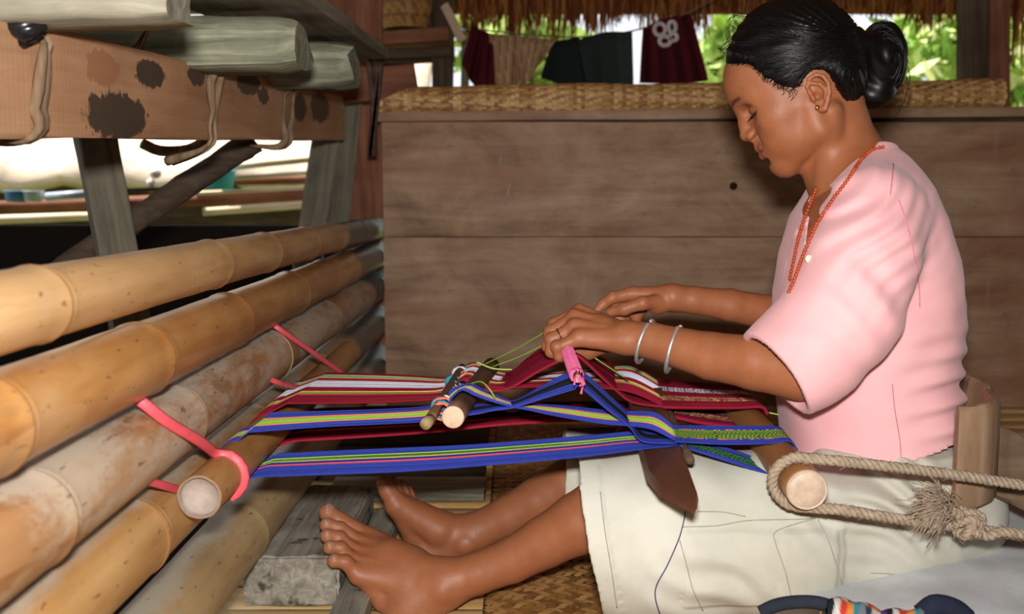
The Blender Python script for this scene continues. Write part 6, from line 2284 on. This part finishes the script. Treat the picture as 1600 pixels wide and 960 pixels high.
block('foot_block', (-.380, 1.395, .001), (-.2445, 1.76, .074), mat_wood('foot_block_wood', srgb(84, 78, 68), srgb(138, 131, 119), srgb(176, 170, 156), 'Y', 2.2, .88, .15, srgb(70, 64, 54), .9, 20, .64), 1, 'big grey weathered wooden block beside the lowest bamboo pole')
block('foot_plank', (-.2425, 1.20, .001), (-.196, 1.76, .030), M_block, 2, 'narrow grey wooden plank the left foot presses against')
o = plank('floor_plank', (-.345, 1.93, .016), (-.052, 1.93, .016), .085, .026, M_grey, None, seed=33, rough=.002)
tag(o, 'grey plank lying flat on the floor behind her toes', 'plank')

# striped cloth bundle at the lower edge
bd = empty('cloth_bundle', W(1370, 955, 1.10), 'bundle of multicoloured striped cloth at the bottom edge on the sack', 'cloth')
m = MB()
PALB = [srgb(40, 60, 70), srgb(200, 196, 190), srgb(196, 60, 50), srgb(52, 130, 140), srgb(30, 30, 36), srgb(210, 130, 60), srgb(120, 120, 126), srgb(80, 50, 100)]
b0, b1 = W(1286, 968, 1.075), W(1440, 990, 1.075)
K, Q = 70, 28
v, f, c = [], [], []
ax = (b1 - b0).normalized(); s1 = Vector((0, 0, 1)); s1 = (s1 - ax * s1.dot(ax)).normalized(); s2 = ax.cross(s1)
for i in range(K):
    t0 = i / (K - 1)
    for k in range(Q):
        a = 2 * math.pi * k / Q
        rr = .022 + .0030 * math.sin(t0 * 9 + a * 2) + .0022 * math.sin(a * 5 + t0 * 22)
        if i in (0, K - 1): rr *= .6
        v.append(b0.lerp(b1, t0) + (s1 * math.cos(a) + s2 * math.sin(a)) * rr)
        q_ = (t0 * 15 + a * 1.1 / math.pi * 2.2) % 9
        c.append([PALB[4], PALB[1], PALB[2], PALB[5], PALB[3], PALB[6], PALB[0], PALB[1], PALB[7]][int(q_) % 9][:3])
for i in range(K - 1):
    for k in range(Q):
        k2 = (k + 1) % Q
        f.append((i * Q + k, i * Q + k2, (i + 1) * Q + k2, (i + 1) * Q + k))
f.append(tuple(range(Q))); f.append(tuple(reversed(range((K - 1) * Q, K * Q))))
link('striped_roll', mesh_from(v, f, 'roll', c), M_attr_cloth, bd)
m = MB()
pts = [W(1188, 958, 1.09), W(1214, 946, 1.09), W(1250, 941, 1.085), W(1285, 944, 1.08), W(1306, 956, 1.08), W(1300, 985, 1.08)]
m.tube(catmull(pts, 24), .0075, 10)
m.build('dark_band', mat_flat('dark_cloth', srgb(40, 44, 54), .9, .1), bd)
m = MB()
m.tube(catmull([W(1440, 962, 1.085), W(1462, 946, 1.085), W(1490, 952, 1.085), W(1510, 968, 1.085)], 14), .012, 10)
m.build('dark_fold', mat_flat('dark_cloth_2', srgb(36, 40, 56), .9, .1), bd)

# added boards, coloured dark to paint the loom shadow onto the floor
M_shade_board = mat_wood('shade_floor_board', srgb(34, 25, 18), srgb(56, 42, 30), srgb(78, 60, 44), 'X', 1, .85, .15, None, .4)
for k, (yy, lab) in enumerate(((2.13, 'nearer dark board painting the loom shade on the floor'), (2.36, 'farther dark board painting the loom shade on the floor'), (2.58, 'farthest dark board painting the shade at the foot of the panel'))):
    o = plank('shade_board', (-.42, yy, .014), (-.055, yy, .014), .20, .022, M_shade_board, None, seed=130 + k, rough=.0015)
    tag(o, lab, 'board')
